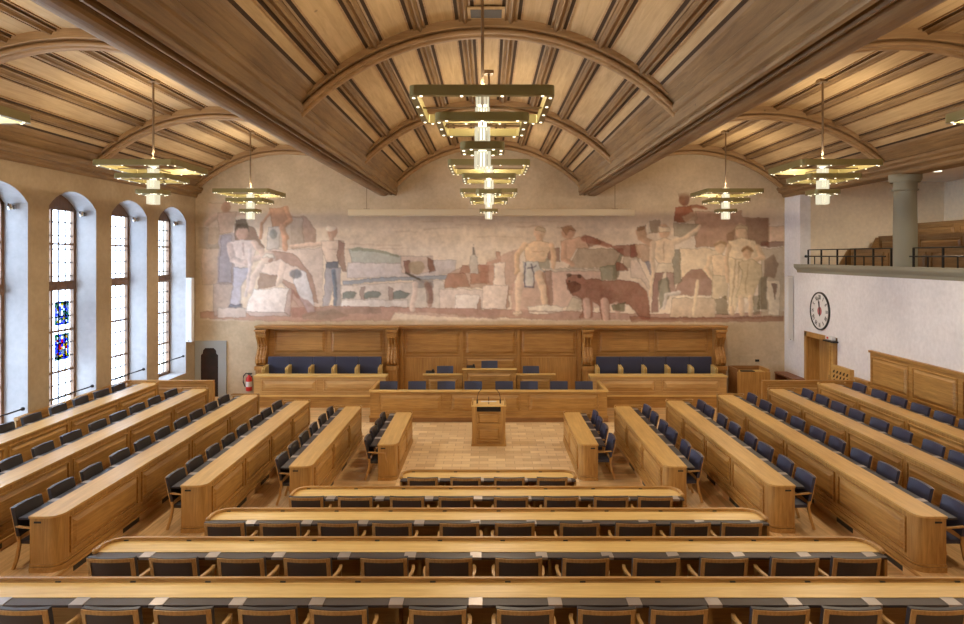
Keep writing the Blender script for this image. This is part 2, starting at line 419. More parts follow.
# town
poly(B((720, 320), (760, 310), (912, 310), (912, 420), (640, 420), (660, 355)), (190, 160, 146), .85)
for q in (((660, 352), (740, 350), (765, 415), (640, 418)), ((770, 350), (860, 345), (850, 400), (770, 400)), ((725, 312), (765, 318), (765, 350), (715, 350)), ((800, 312), (880, 312), (880, 345), (805, 345)), ((890, 245), (912, 245), (912, 285), (895, 285)), ((850, 285), (912, 285), (912, 305), (845, 305))):
    poly(B(*q), (176, 128, 112), .85)
poly(B((765, 350), (765, 275), (780, 262), (785, 215), (790, 262), (805, 275), (805, 352)), (196, 190, 184), .9)
poly(B((778, 264), (785, 212), (791, 264)), (120, 120, 124), .8)
poly(B((620, 425), (830, 430), (912, 410), (912, 520), (620, 520)), (214, 200, 196), .85)
poly(B((700, 450), (815, 455), (800, 535), (690, 530)), (228, 220, 216), .9); poly(B((815, 455), (820, 520), (800, 538)), (170, 140, 130), .9)
# ground
poly([(200, 318), (200, 312), (260, 308), (330, 306), (400, 307), (480, 309), (560, 311), (640, 314), (720, 314), (785, 311), (785, 318), (700, 319), (560, 320), (470, 316), (430, 312), (395, 312), (390, 320), (300, 322)], (172, 128, 120), .8)
poly(B((20, 515), (340, 515), (340, 545), (30, 550)), (140, 126, 122), .5)
poly(B((340, 515), (912, 525), (912, 570), (640, 560), (420, 545)), (182, 146, 140), .65)
# left group : ledge, blocks, four workmen and a man standing beside them
poly(A((50, 262), (200, 262), (200, 420), (50, 420)), (200, 176, 156), .8)
poly(A((20, 165), (130, 165), (130, 262), (55, 262), (20, 262)), (150, 132, 114), .7); poly(A((82, 55), (180, 55), (180, 240), (82, 240)), (196, 168, 140), .7)
limb(A((85, 55), (180, 55)), 1, 1, (110, 92, 76), .6)
poly(A((450, 115), (510, 112), (562, 178), (562, 245), (450, 262)), (170, 140, 128), .85); poly(A((380, 150), (460, 118), (500, 120), (505, 250), (380, 255)), (184, 170, 158), .8)
poly(A((200, 150), (280, 160), (330, 262), (200, 262)), (120, 88, 84), .8)
poly(A((350, 265), (590, 258), (590, 515), (480, 515), (350, 330)), (212, 196, 190), .85)
poly(A((130, 200), (200, 190), (200, 420), (120, 420)), (168, 158, 166), .75)
poly(A((350, 270), (460, 280), (540, 380), (570, 500), (480, 480), (330, 330)), (168, 134, 126), .8)
limb(A((75, 150), (120, 115), (170, 105), (240, 110)), 6, 5, (200, 170, 146)); poly(A((120, 100), (210, 95), (190, 190), (130, 195)), (196, 166, 144), .9); ell(*A((160, 75))[0], 5, 6, (170, 130, 108))
poly(A((140, 200), (185, 200), (185, 410), (125, 410)), (170, 166, 180), .8)
poly(A((350, 80), (430, 70), (455, 130), (430, 160), (370, 165)), (190, 142, 112), .9); limb(A((430, 80), (450, 135), (400, 170)), 5, 4, (196, 150, 120)); limb(A((355, 100), (320, 150), (316, 215)), 4, 3.4, (186, 140, 112))
poly(A((350, 165), (400, 160), (395, 262), (340, 262)), (206, 200, 196), .9); limb(A((410, 165), (425, 215), (422, 262)), 7, 5, (206, 160, 132)); ell(*A((372, 195))[0], 4, 5, (120, 134, 138), .7)
poly(A((105, 420), (200, 415), (200, 560), (105, 560)), (188, 172, 168), .8)
poly(A((205, 130), (250, 130), (262, 190), (205, 190)), (78, 58, 52), .85); ell(*A((233, 195))[0], 6, 7, (204, 168, 152)); poly(A((205, 170), (262, 170), (255, 150), (215, 150)), (80, 66, 60), .8)
poly(A((170, 240), (200, 222), (280, 225), (300, 250), (270, 340), (200, 345)), (222, 208, 204), .95); limb(A((178, 250), (190, 310), (250, 325), (310, 300)), 7, 5, (214, 196, 190)); limb(A((285, 235), (320, 275), (330, 300)), 6, 5, (210, 188, 178)); limb(A((238, 240), (240, 290)), 2, 1.5, (178, 150, 140), .6)
poly(A((195, 345), (265, 345), (250, 395), (225, 430), (225, 520), (175, 522), (190, 420)), (190, 190, 206), .95); limb(A((268, 270), (262, 400), (250, 470)), 3.5, 3.5, (216, 204, 204))
poly(A((180, 510), (232, 512), (232, 526), (165, 526)), (110, 116, 134), .8)
ell(*A((350, 305))[0], 7, 8, (214, 196, 186)); poly(A((320, 300), (335, 280), (370, 285), (375, 305), (340, 295)), (222, 216, 210), .9); ell(*A((358, 316))[0], 2.6, 3, (160, 124, 112), .7)
poly(A((330, 330), (400, 310), (480, 345), (520, 380), (470, 420), (400, 390), (300, 360)), (224, 208, 200), .95)
limb(A((320, 330), (285, 390), (268, 450)), 7, 5, (222, 206, 198)); limb(A((415, 335), (400, 400), (370, 435)), 7, 5, (222, 204, 194)); poly(A((310, 370), (390, 380), (380, 430), (300, 440)), (128, 100, 98), .7)
poly(A((470, 350), (515, 365), (545, 470), (555, 545), (520, 545), (480, 460), (460, 410)), (206, 206, 214), .95); ell(*A((470, 375))[0], 6, 5, (110, 116, 128), .8)
poly(A((245, 540), (280, 440), (440, 435), (420, 545)), (230, 222, 220), .97); poly(A((440, 435), (460, 450), (445, 560), (420, 545)), (180, 162, 158), .95); poly(A((245, 540), (420, 545), (445, 562), (270, 560)), (196, 182, 178), .95)
poly(A((125, 525), (250, 525), (250, 565), (125, 570)), (214, 204, 202), .85); poly(A((450, 440), (560, 520), (560, 560), (450, 570)), (150, 104, 100), .6); poly(A((500, 550), (640, 530), (712, 560), (620, 580), (500, 575)), (128, 118, 108), .5)
limb(A((600, 240), (520, 246), (450, 252)), 5.5, 3.4, (214, 188, 170)); ell(*A((635, 188))[0], 5, 6.5, (190, 150, 130)); ell(*A((628, 172))[0], 5, 3, (226, 212, 196)); limb(A((632, 200), (632, 222)), 4, 5, (190, 158, 140))
poly(A((585, 225), (680, 225), (690, 260), (655, 320), (605, 320), (590, 270)), (214, 194, 178), .95); poly(A((660, 225), (688, 240), (690, 330), (700, 365), (680, 365), (655, 300)), (150, 118, 112), .85); limb(A((620, 262), (650, 262)), 1, 1, (170, 140, 128), .5)
poly(A((605, 320), (662, 316), (662, 350), (600, 350)), (92, 110, 132), .9); poly(A((600, 345), (670, 345), (672, 515), (640, 515), (636, 430), (620, 515), (590, 515), (600, 420)), (160, 160, 172), .9); limb(A((640, 360), (650, 440), (648, 510)), 4, 3, (96, 120, 146), .8)
# crouching man by the bridge
poly(B((435, 270), (590, 268), (598, 330), (560, 350), (480, 360), (440, 350)), (206, 186, 174), .9); poly(B((450, 295), (480, 290), (480, 350), (455, 352)), (140, 90, 84), .8); poly(B((560, 275), (595, 290), (598, 340), (570, 350)), (132, 84, 78), .85)
ell(*B((512, 325))[0], 8, 7, (176, 158, 132)); limb(B((460, 350), (520, 380), (560, 400)), 2.2, 2, (80, 64, 62)); poly(B((495, 385), (590, 380), (590, 420), (500, 420)), (150, 150, 156), .8)
limb(B((505, 405), (500, 465), (490, 525)), 6, 5, (222, 204, 196)); limb(B((560, 405), (580, 450), (575, 505)), 6, 5, (170, 140, 132)); poly(B((545, 400), (585, 395), (590, 500), (560, 500)), (124, 96, 96), .6)
# blocks and roofs left of centre
poly(Cc((60, 300), (180, 260), (180, 330), (140, 470), (30, 420), (30, 310)), (190, 152, 138), .75); poly(Cc((0, 330), (40, 330), (40, 415), (0, 415)), (170, 116, 102), .7); poly(Cc((0, 270), (70, 262), (70, 310), (0, 330)), (212, 196, 176), .7)
poly(Cc((62, 325), (110, 320), (110, 425), (60, 425)), (228, 212, 200), .95); poly(Cc((15, 425), (125, 422), (115, 530), (5, 525)), (222, 206, 196), .95); poly(Cc((125, 422), (130, 520), (115, 532)), (176, 142, 130), .9)
poly(Cc((140, 420), (330, 400), (330, 530), (140, 545)), (196, 158, 146), .7)
# wide shadow wall and tent behind
poly(Cc((310, 355), (530, 350), (545, 400), (545, 520), (310, 520)), (206, 176, 164), .85); poly(Cc((285, 350), (525, 348), (530, 362), (290, 362)), (196, 186, 172), .9); poly(Cc((285, 360), (315, 362), (325, 515), (300, 515)), (150, 118, 112), .8)
poly(Cc((440, 258), (640, 262), (590, 345), (390, 345)), (176, 158, 138), .95); poly(Cc((590, 345), (640, 262), (610, 395), (590, 395)), (122, 118, 102), .85); poly(Cc((530, 345), (606, 330), (606, 400), (540, 400)), (128, 134, 116), .8)
poly(Cc((580, 250), (690, 240), (715, 300), (640, 295)), (144, 88, 80), .85); poly(Cc((640, 295), (710, 295), (712, 350), (640, 345)), (182, 166, 148), .85); poly(Cc((606, 320), (640, 325), (660, 360), (606, 360)), (136, 72, 64), .85)
poly(Cc((300, 260), (355, 255), (355, 320), (300, 310)), (140, 92, 82), .8); poly(Cc((250, 310), (310, 305), (310, 350), (250, 350)), (150, 150, 134), .7)
# reclining man behind the tent
ell(*Cc((392, 188))[0], 6.5, 7.5, (192, 146, 120)); poly(Cc((360, 165), (410, 155), (425, 185), (395, 175), (385, 205)), (156, 116, 88), .8); poly(Cc((360, 225), (470, 205), (485, 255), (430, 262), (395, 320), (362, 310)), (206, 168, 142), .95)
limb(Cc((465, 215), (530, 235), (580, 248)), 7, 4, (160, 104, 90)); poly(Cc((470, 205), (520, 215), (540, 240), (480, 250)), (144, 88, 78), .8); limb(Cc((375, 240), (375, 310), (410, 330)), 6, 4, (204, 164, 138))
# standing man with one foot on a slab
ell(*Cc((266, 190))[0], 5.6, 7.5, (212, 178, 146)); poly(Cc((248, 175), (262, 162), (290, 168), (290, 185), (262, 180)), (196, 172, 140), .8); limb(Cc((266, 205), (266, 230)), 5, 7, (206, 168, 136))
poly(Cc((195, 245), (240, 228), (300, 228), (328, 245), (310, 260), (290, 320), (205, 325)), (226, 196, 160), .97); limb(Cc((200, 245), (165, 290), (165, 360), (158, 370)), 6, 4, (220, 188, 152)); limb(Cc((320, 245), (328, 300), (325, 345)), 6, 4, (222, 188, 152)); limb(Cc((235, 275), (285, 275)), 1.2, 1, (186, 146, 116), .6)
poly(Cc((192, 320), (260, 318), (265, 345), (290, 365), (240, 380), (235, 435), (198, 435)), (204, 204, 200), .95)
for q in (((200, 325), (200, 430)), ((212, 350), (250, 335)), ((240, 375), (240, 430)), ((240, 372), (285, 365)), ((225, 330), (240, 370)), ((200, 432), (240, 432))): limb(Cc(*q), 1.3, 1.3, (52, 70, 110), .85)
limb(Cc((180, 385), (172, 460), (168, 550)), 8, 5, (224, 200, 178)); limb(Cc((262, 375), (280, 440), (290, 510)), 9, 6, (224, 196, 168)); limb(Cc((280, 372), (300, 440), (308, 500)), 2.5, 2, (150, 108, 96), .7); poly(Cc((148, 540), (185, 540), (185, 553), (145, 553)), (220, 200, 182), .9)
poly(Cc((210, 520), (300, 510), (370, 520), (350, 545), (260, 555), (215, 545)), (226, 216, 202), .95); limb(Cc((215, 540), (350, 545)), 1.2, 1.2, (150, 122, 110), .8)
# bear
poly(Cc((385, 400), (400, 378), (450, 376), (470, 398), (520, 392), (560, 405), (640, 398), (700, 412), (745, 450), (757, 520), (755, 580), (715, 578), (690, 540), (660, 510), (600, 500), (575, 510), (580, 580), (540, 580), (530, 510), (505, 495), (500, 570), (440, 572), (455, 550), (455, 490), (410, 465), (388, 440)), (150, 108, 96), .95)
poly(Cc((385, 415), (420, 405), (450, 420), (440, 450), (400, 455)), (110, 78, 70), .8); ell(*Cc((600, 430))[0], 20, 5, (172, 128, 112), .5, .8); ell(*Cc((560, 470))[0], 8, 9, (118, 80, 76), .5, .9); ell(*Cc((715, 480))[0], 8, 14, (160, 116, 104), .6, .9)
limb(Cc((475, 500), (478, 560)), 8, 7, (208, 180, 168), .85); limb(Cc((555, 500), (560, 572)), 8, 7, (204, 172, 158), .85); limb(Cc((610, 510), (615, 565)), 6, 5, (186, 152, 140), .8); poly(Cc((585, 510), (650, 500), (640, 540), (590, 535)), (86, 96, 80), .8); ell(*Cc((398, 382))[0], 2.4, 2, (92, 64, 58)); ell(*Cc((445, 384))[0], 2.4, 2, (92, 64, 58)); ell(*Cc((400, 405))[0], 1, 1, (50, 34, 34))
poly(Cc((380, 540), (410, 475), (450, 490), (450, 535)), (198, 188, 168), .9)
# right group
poly(D((0, 270), (25, 268), (40, 320), (0, 320)), (128, 50, 50), .85); poly(D((20, 265), (85, 270), (90, 335), (60, 340), (30, 320)), (190, 156, 130), .85)
poly(D((205, 285), (330, 283), (380, 300), (380, 400), (340, 410), (210, 400)), (222, 202, 172), .9); poly(D((205, 420), (255, 370), (300, 370), (340, 420), (340, 480), (180, 480)), (150, 112, 106), .85)
poly(D((175, 290), (205, 290), (215, 420), (180, 440)), (120, 122, 112), .8)
poly(D((270, 130), (465, 128), (465, 155), (578, 155), (578, 275), (270, 278)), (172, 136, 116), .9); poly(D((480, 160), (575, 158), (575, 275), (490, 270)), (130, 104, 90), .7); poly(D((578, 190), (645, 190), (645, 258), (578, 258)), (206, 172, 140), .8); poly(D((545, 258), (648, 256), (648, 276), (545, 278)), (112, 70, 60), .8)
poly(D((545, 285), (640, 280), (640, 585), (545, 585)), (176, 164, 142), .8); poly(D((555, 330), (600, 310), (620, 350), (600, 410), (560, 400)), (112, 84, 76), .7); poly(D((565, 418), (625, 418), (620, 560), (575, 560)), (220, 210, 190), .85); poly(D((590, 430), (612, 430), (605, 500)), (110, 66, 58), .8)
poly(D((535, 400), (570, 400), (570, 540), (530, 540)), (84, 86, 66), .7)
poly(D((200, 55), (245, 50), (250, 70), (205, 78)), (150, 122, 100), .9); ell(*D((225, 82))[0], 5.5, 6.5, (128, 80, 64)); poly(D((185, 115), (250, 105), (270, 150), (230, 175), (180, 175)), (150, 92, 74), .95); limb(D((255, 110), (300, 112), (320, 118)), 5, 3, (146, 92, 74)); poly(D((215, 150), (270, 130), (280, 165), (230, 175)), (190, 160, 134), .8)
poly(D((180, 178), (285, 182), (275, 230), (180, 235)), (160, 150, 130), .85); poly(D((70, 175), (125, 165), (130, 215), (80, 225)), (110, 92, 78), .7); poly(D((60, 185), (78, 172), (85, 220), (68, 225)), (216, 206, 190), .9)
ell(*D((48, 218))[0], 5.5, 6.5, (176, 140, 112)); poly(D((28, 195), (62, 188), (60, 205), (32, 212)), (130, 98, 78), .8); limb(D((45, 240), (85, 262)), 7, 6, (190, 152, 124))
poly(D((0, 330), (30, 325), (75, 420), (85, 460), (40, 410), (0, 400)), (214, 198, 186), .85); poly(D((60, 335), (90, 335), (90, 400), (80, 390)), (84, 96, 130), .7)
ell(*D((143, 215))[0], 6, 8, (206, 170, 140)); poly(D((118, 195), (165, 195), (168, 212), (120, 215)), (222, 208, 184), .9)
poly(D((90, 258), (140, 240), (190, 256), (185, 300), (175, 345), (115, 345), (95, 300)), (222, 200, 172), .97); limb(D((180, 262), (240, 235), (285, 195)), 6, 4, (222, 200, 174)); limb(D((95, 265), (92, 330), (98, 400), (88, 480)), 6, 4, (216, 194, 168)); limb(D((140, 255), (142, 335)), 1.4, 1.2, (176, 146, 122), .6)
poly(D((115, 345), (178, 345), (180, 385), (105, 385)), (214, 200, 178), .95); poly(D((105, 385), (140, 385), (120, 470), (118, 550), (90, 550), (95, 450)), (142, 108, 108), .9); poly(D((150, 385), (182, 385), (190, 480), (160, 470)), (166, 136, 130), .9); poly(D((118, 420), (160, 400), (170, 480), (125, 540)), (90, 106, 96), .7)
limb(D((205, 470), (150, 478), (140, 535)), 4, 3, (206, 200, 196))
poly(D((175, 490), (355, 485), (355, 570), (165, 570)), (204, 184, 160), .95); poly(D((175, 490), (200, 480), (350, 478), (355, 490)), (226, 212, 192), .95); limb(D((280, 420), (265, 560)), 3.4, 3.4, (222, 204, 176)); 
# boy
ell(*D((375, 278))[0], 5, 6.5, (214, 184, 150)); limb(D((355, 268), (375, 258), (398, 268)), 2.6, 2.6, (160, 130, 100)); poly(D((330, 318), (375, 305), (418, 320), (410, 360), (400, 395), (345, 395), (340, 350)), (220, 196, 164), .97); limb(D((332, 325), (318, 370), (345, 410)), 5, 4, (216, 190, 158)); limb(D((415, 325), (425, 370), (418, 410)), 4, 3.5, (210, 184, 154))
poly(D((342, 395), (405, 395), (405, 500), (380, 480), (365, 500), (340, 490)), (202, 186, 158), .95); poly(D((355, 500), (400, 480), (410, 560), (360, 560)), (104, 96, 76), .75)
# woman with child
ell(*D((462, 215))[0], 6, 8, (214, 184, 152)); poly(D((432, 215), (440, 190), (465, 182), (490, 195), (490, 215), (475, 198), (450, 200)), (190, 168, 136), .9); poly(D((400, 225), (440, 200), (430, 260), (405, 262)), (118, 92, 74), .5)
poly(D((408, 255), (460, 240), (520, 255), (552, 320), (530, 345), (455, 350), (410, 320)), (220, 200, 168), .97); poly(D((405, 320), (470, 330), (465, 440), (440, 545), (405, 540), (412, 440)), (216, 198, 166), .95)
limb(D((530, 280), (550, 320), (500, 345)), 6, 4, (214, 186, 152)); limb(D((410, 275), (400, 330), (408, 420)), 5, 4, (206, 178, 146)); ell(*D((488, 300))[0], 5, 6.5, (196, 160, 128)); limb(D((468, 296), (488, 280), (510, 298)), 2.6, 2.6, (150, 120, 92))
poly(D((450, 345), (500, 325), (545, 350), (548, 400), (525, 450), (505, 495), (440, 485), (470, 400)), (204, 186, 152), .97); limb(D((462, 490), (464, 560)), 6, 5, (214, 190, 160)); limb(D((505, 490), (500, 560)), 6, 5, (214, 190, 160)); limb(D((425, 530), (425, 552)), 4, 5, (210, 186, 156)); limb(D((440, 330), (430, 440), (420, 520)), 1.6, 1.2, (160, 136, 108), .6); limb(D((455, 340), (448, 440)), 1.4, 1, (160, 136, 108), .6); limb(D((490, 350), (480, 470)), 1.4, 1, (160, 136, 108), .6)
poly(D((510, 480), (540, 480), (540, 560), (515, 560)), (88, 92, 72), .6)
poly(D((0, 565), (120, 572), (300, 572), (640, 565), (640, 590), (0, 590)), (136, 84, 74), .8)
# fade at the edges
IMG[..., 3] *= np.clip((gx-197)/3, 0, 1)*np.clip((785-gx)/2, 0, 1)*np.clip((323.5-gy)/2, 0, 1)*np.clip((gy-190)/8, 0, 1)
for ch in range(4):                                        # small blur like worn brushwork
    a = IMG[..., ch]; IMG[..., ch] = (a*2+np.roll(a, 1, 0)+np.roll(a, -1, 0)+np.roll(a, 1, 1)+np.roll(a, -1, 1))/6
yy = YB-.012
vx = (gx-488)*yy/F; vz = CAMZ-(gy-256)*yy/F
me = bpy.data.meshes.new('mural')
co = np.stack([vx, np.full_like(vx, yy), vz], -1).reshape(-1, 3)
idx = np.arange(NH*NW).reshape(NH, NW)
quads = np.stack([idx[:-1, :-1], idx[1:, :-1], idx[1:, 1:], idx[:-1, 1:]], -1).reshape(-1, 4)
me.from_pydata(co.tolist(), [], quads.tolist())
at = me.color_attributes.new('paint', 'FLOAT_COLOR', 'POINT')
at.data.foreach_set('color', np.clip(IMG, 0, 1).reshape(-1).astype(np.float32))
me.materials.append(M['fresco'])
mo = bpy.data.objects.new('mural', me); C.objects.link(mo)
tag(mo, 'wide faded fresco of workmen, stone blocks and a bear across the end wall', 'mural')

# ------------------------------------------------------------------ left wall with windows
ZT, ZS, ZTOP = 6.08, .95, 9.6      # springing, sill, wall top
wins = [(15.34-2.55*i, 17.18-2.55*i) for i in range(-2, 7)]
wins = sorted(wins)
RISE = .40
def arc_pts(y0, y1, zs, rise, n=12):
    h = (y1-y0)/2; R = (h*h+rise*rise)/(2*rise); cy = (y0+y1)/2; cz = zs+rise-R; a = math.asin(h/R)
    return [(cy+R*math.sin(t), cz+R*math.cos(t)) for t in [-a+2*a*i/n for i in range(n+1)]]
DEP = .68
m = MB()
prev = -4.0
X0, X1 = WL-DEP, WL
for (y0, y1) in wins:
    m.box(X0, X1, prev, y0, -.2, ZTOP)
    m.box(X0, X1, y0, y1, -.2, ZS)
    ap = arc_pts(y0, y1, ZT, RISE)
    m.prism([(y0, ZTOP), (y0, ZT)] + ap[1:-1] + [(y1, ZT), (y1, ZTOP)], 'X', X0, X1)
    prev = y1
m.box(X0, X1, prev, YB+.4, -.2, ZTOP)
wl = struct(m.build('wall_left', None, mats=[M['reveal'], M['ochre']]))
for p in wl.data.polygons:
    if p.normal.x > .9: p.material_index = 1
for i, (y0, y1) in enumerate(wins):
    xf = WL-DEP+.10
    root = thing('window_%d' % (i+1), 'tall arched window %d of the left wall with leaded panes in a dark oak frame' % (i+1), 'window', (xf, (y0+y1)/2, ZS)); del root['category']; root['kind'] = 'structure'
    h = (y1-y0)/2; H = ZT-ZS
    fr = MB(); fr.box(-.05, .05, -h, -h+.09, 0, H); fr.box(-.05, .05, h-.09, h, 0, H); fr.box(-.05, .05, -h+.09, h-.09, 0, .09)
    ap = [(p[0]-(y0+y1)/2, p[1]-ZS) for p in arc_pts(y0, y1, ZT, RISE)]
    fr.prism([(-h, H), (-h, H-.03), (h, H-.03), (h, H)] + ap[1:-1][::-1], 'X', -.05, .05)
    fr.build('frame', M['winwood'], root)
    tz = 4.16-ZS
    tr = MB(); tr.box(-.08, .10, -h+.09, h-.09, tz-.11, tz+.02); tr.box(-.06, .06, -h+.09, h-.09, tz+.02, tz+.11); tr.build('transom', M['winwood'], root)
    mu = MB(); mu.box(-.035, .035, -.04, .04, .09, tz-.11); mu.box(-.035, .035, -.04, .04, tz+.11, H-.03)
    for zz in (2.0-ZS, 3.02-ZS, 5.2-ZS): mu.box(-.03, .03, -h+.09, -.04, zz-.025, zz+.025); mu.box(-.03, .03, .04, h-.09, zz-.025, zz+.025)
    mu.build('mullion', M['winwood'], root)
    ld = MB()
    for s in (-1, 1):
        ya, yb2 = sorted((s*.04, s*(h-.09)))
        for q in (1, 2): yq = ya+(yb2-ya)*q/3; ld.box(-.012, .012, yq-.013, yq+.013, .09, H-.03)
        z = .38
        while z < H-.05:
            ld.box(-.012, .012, ya, yb2, z-.013, z+.013); z += .34
    ld.build('leading', M['lead'], root)
    pn = MB().box(-.004, .004, -h+.09, h-.09, .09, H-.03); pn.build('pane', M['glass'], root)
    hd = MB().tube([(.05, .02, 1.2), (.11, .02, 1.2), (.11, .02, 1.35)], .012); hd.build('handle', M['steel'], root)
    if i == 6:
        # two stained panels
        cells = {0: [], 1: []}
        rr = random.Random(5)
        for (za, zb, name) in ((3.16, 3.76, 'a'), (2.28, 2.94, 'b')):
            sg = MB(); ny, nz = 7, 10; ya, yb2 = -.62, -.12
            ya, yb2 = .14, .70
            for a in range(ny):
                for c in range(nz):
                    edge = a in (0, ny-1) or c in (0, nz-1)
                    sg.cur = rr.choice([5, 0, 4, 5]) if edge else rr.choice([0, 1, 2, 3, 5, 0, 3, 5, 1] if name == 'b' else [0, 3, 5, 3, 4, 0, 2, 5])
                    sg.box(.012, .018, ya+(yb2-ya)*a/ny, ya+(yb2-ya)*(a+1)/ny, za-ZS+(zb-za)*c/nz, za-ZS+(zb-za)*(c+1)/nz)
            sg.build('stained_glass_panel', None, root, mats=TINT)
    # safety bar at the opening
    rb = MB().tube([(WL-.05-xf, -h, .58), (WL-.05-xf, h-.06, .58)], .018); o = rb.build('guard_rail', M['steel'], root)
    kb = MB().lathe([(.001, -.045), (.035, -.03), (.045, 0), (.035, .03), (.001, .045)], (WL-.05-xf, h-.09, .58), 12); kb.build('end_knob', M['steel'], o, smooth=True)
    # small lamp high in the reveal
    lp = thing('reveal_spotlight', 'small grey spotlight high on the reveal of window %d from the rear' % (i+1), 'spotlight', (WL-.30, y1-.01, 5.98), 0, 'spotlights in the window reveals')
    MB().box(-.06, .06, -.06, 0, -.05, .05).build('bracket', M['chrome'], lp)
    MB().lathe([(.03, -.07), (.05, -.05), (.05, .06), (.035, .08)], (0, -.12, 0), 12).build('lamp_head', M['chrome'], lp, smooth=True)
nwin = len(wins)
WLAB = {0: 'ninth', 1: 'eighth', 2: 'seventh', 3: 'sixth', 4: 'fifth', 5: 'fourth', 6: 'third', 7: 'second', 8: 'first'}
for o in bpy.data.objects:
    if o.name.startswith('reveal_spotlight'):
        yv = o.location.y; j = min(range(nwin), key=lambda q: abs(wins[q][1]-yv))
        o['label'] = 'small grey spotlight high in the reveal of the %s arched window from the mural wall' % WLAB[j]

# ------------------------------------------------------------------ right wall, balcony, rear wall
RIMZ = CAMZ-.27
YO = 21.85                                         # where the balcony opening starts
m = MB()
DY0, DY1, DZ = 19.65, 21.35, 2.33
m.box(WR, WR+.35, -4, DY0, -.2, RIMZ-.24); m.box(WR, WR+.35, DY0, DY1, DZ, RIMZ-.24); m.box(WR, WR+.35, DY1, YO, -.2, RIMZ-.24)
m.box(WR, WR+.35, YO, YB+.4, -.2, ZTOP)
struct(m.build('wall_right', M['coolwhite']))
BX = 15.1
m = MB(); m.box(WR+.35, BX+.3, YO, YO+.3, 2.8, ZTOP); m.box(BX, BX+.3, -4, YO+.3, 2.8, ZTOP); struct(m.build('wall_balcony', M['gallerywall']))
m = MB(); m.box(WR+.35, BX, -4, YO, 3.9, 4.05); struct(m.build('floor', M['planksY']))
m = MB(); m.box(WR+.1, BX+.3, -4, YO+.3, CAMZ+2.45, CAMZ+2.6); struct(m.build('ceiling', M['plaster']))
m = MB(); m.prism([(WR-.12, RIMZ), (WR+.45, RIMZ), (WR+.45, RIMZ-.28), (WR, RIMZ-.28), (WR-.02, RIMZ-.2), (WR-.10, RIMZ-.12), (WR-.12, RIMZ-.08)], 'Y', -4, YO+.2)
struct(m.build('trim_1', M['stone']), 'grey moulded stone coping along the balcony edge')
m = MB(); m.box(WL-1, BX+.3, -4.3, -4, -.2, 10); struct(m.build('wall_rear', M['plaster']))
for i, yq in enumerate((9.0, 13.5, 18.5)):  # fill lamps added out of view to brighten the balcony
    bl = thing('added_fill_lamp', 'added unseen fill lamp on the balcony ceiling, %s from the mural wall' % ('third', 'second', 'first')[i], 'fill lamp', (12.6, yq, CAMZ+2.45), 0, 'added fill lamps on the balcony ceiling')
    MB().lathe([(.16, 0), (.16, -.05), (.12, -.07)], n=20).build('fill_lamp_body', M['white'], bl, smooth=True); MB().lathe([(.11, -.07), (.10, -.085)], n=20).build('fill_lamp_diffuser', M['bulb'], bl)
    l_ = bpy.data.lights.new('fill_light', 'SPOT'); l_.energy = P_BALC; l_.color = WARM; l_.shadow_soft_size = .10; l_.spot_size = math.radians(170); l_.spot_blend = .5
    q_ = bpy.data.objects.new('fill_light', l_); C.objects.link(q_); q_.parent = bl; q_.location = (0, 0, -.12)
# stone column
col = thing('stone_column', 'thick round grey stone column standing on the balcony edge', 'column', (WR+.2, 16.66, RIMZ))
H = CAMZ+2.05-RIMZ
MB().lathe([(.265, 0), (.27, .05), (.268, 1.0), (.255, H-.42)], n=28).build('shaft', M['stone'], col, smooth=True)
MB().lathe([(.255, H-.42), (.30, H-.40), (.30, H-.37), (.265, H-.36), (.27, H-.03), (.33, H-.2), (.37, H-.12), (.37, H)], n=28).build('capital', M['stone'], col, smooth=True)
# railings
def rail(y0, y1, posts, label):
    r = thing('balcony_railing', label, 'railing', (WR+.15, y0, RIMZ), 0, 'dark iron railings on the balcony edge')
    zt, zm = .47, .26
    MB().tube([(0, 0-.0, zt), (0, posts[-1]-y0 if y1 > y0 else 0, zt)], .016).build('top_bar', M['steel'], r)
    e = MB(); e.tube([(0, y1-y0, zm), (0, .35, zm)], .018); bar = e.build('middle_bar', M['steel'], r)
    MB().lathe([(.001, -.05), (.04, -.03), (.05, 0), (.04, .03), (.001, .05)], (0, y1-y0, zm), 12).build('end_ball', M['steel'], bar, smooth=True)
    for i, p in enumerate(posts):
        MB().box(-.02, .02, p-y0-.02, p-y0+.02, 0, zt).build('post', M['steel'], r)
    for p, q in zip(posts[:-1], posts[1:]):
        if abs(p-q) > .6: MB().box(-.012, .012, (p+q)/2-y0-.012, (p+q)/2-y0+.012, 0, zm).build('short_post', M['steel'], r)
rail(17.05, 21.75, [17.15, 17.95, 18.85, 19.8, 20.75, 21.6], 'dark iron railing on the balcony between column and mural wall')
rail(11.0, 16.5, [11.4, 12.35, 13.3, 14.25, 15.2, 16.25], 'dark iron railing on the balcony on the near side of the column')
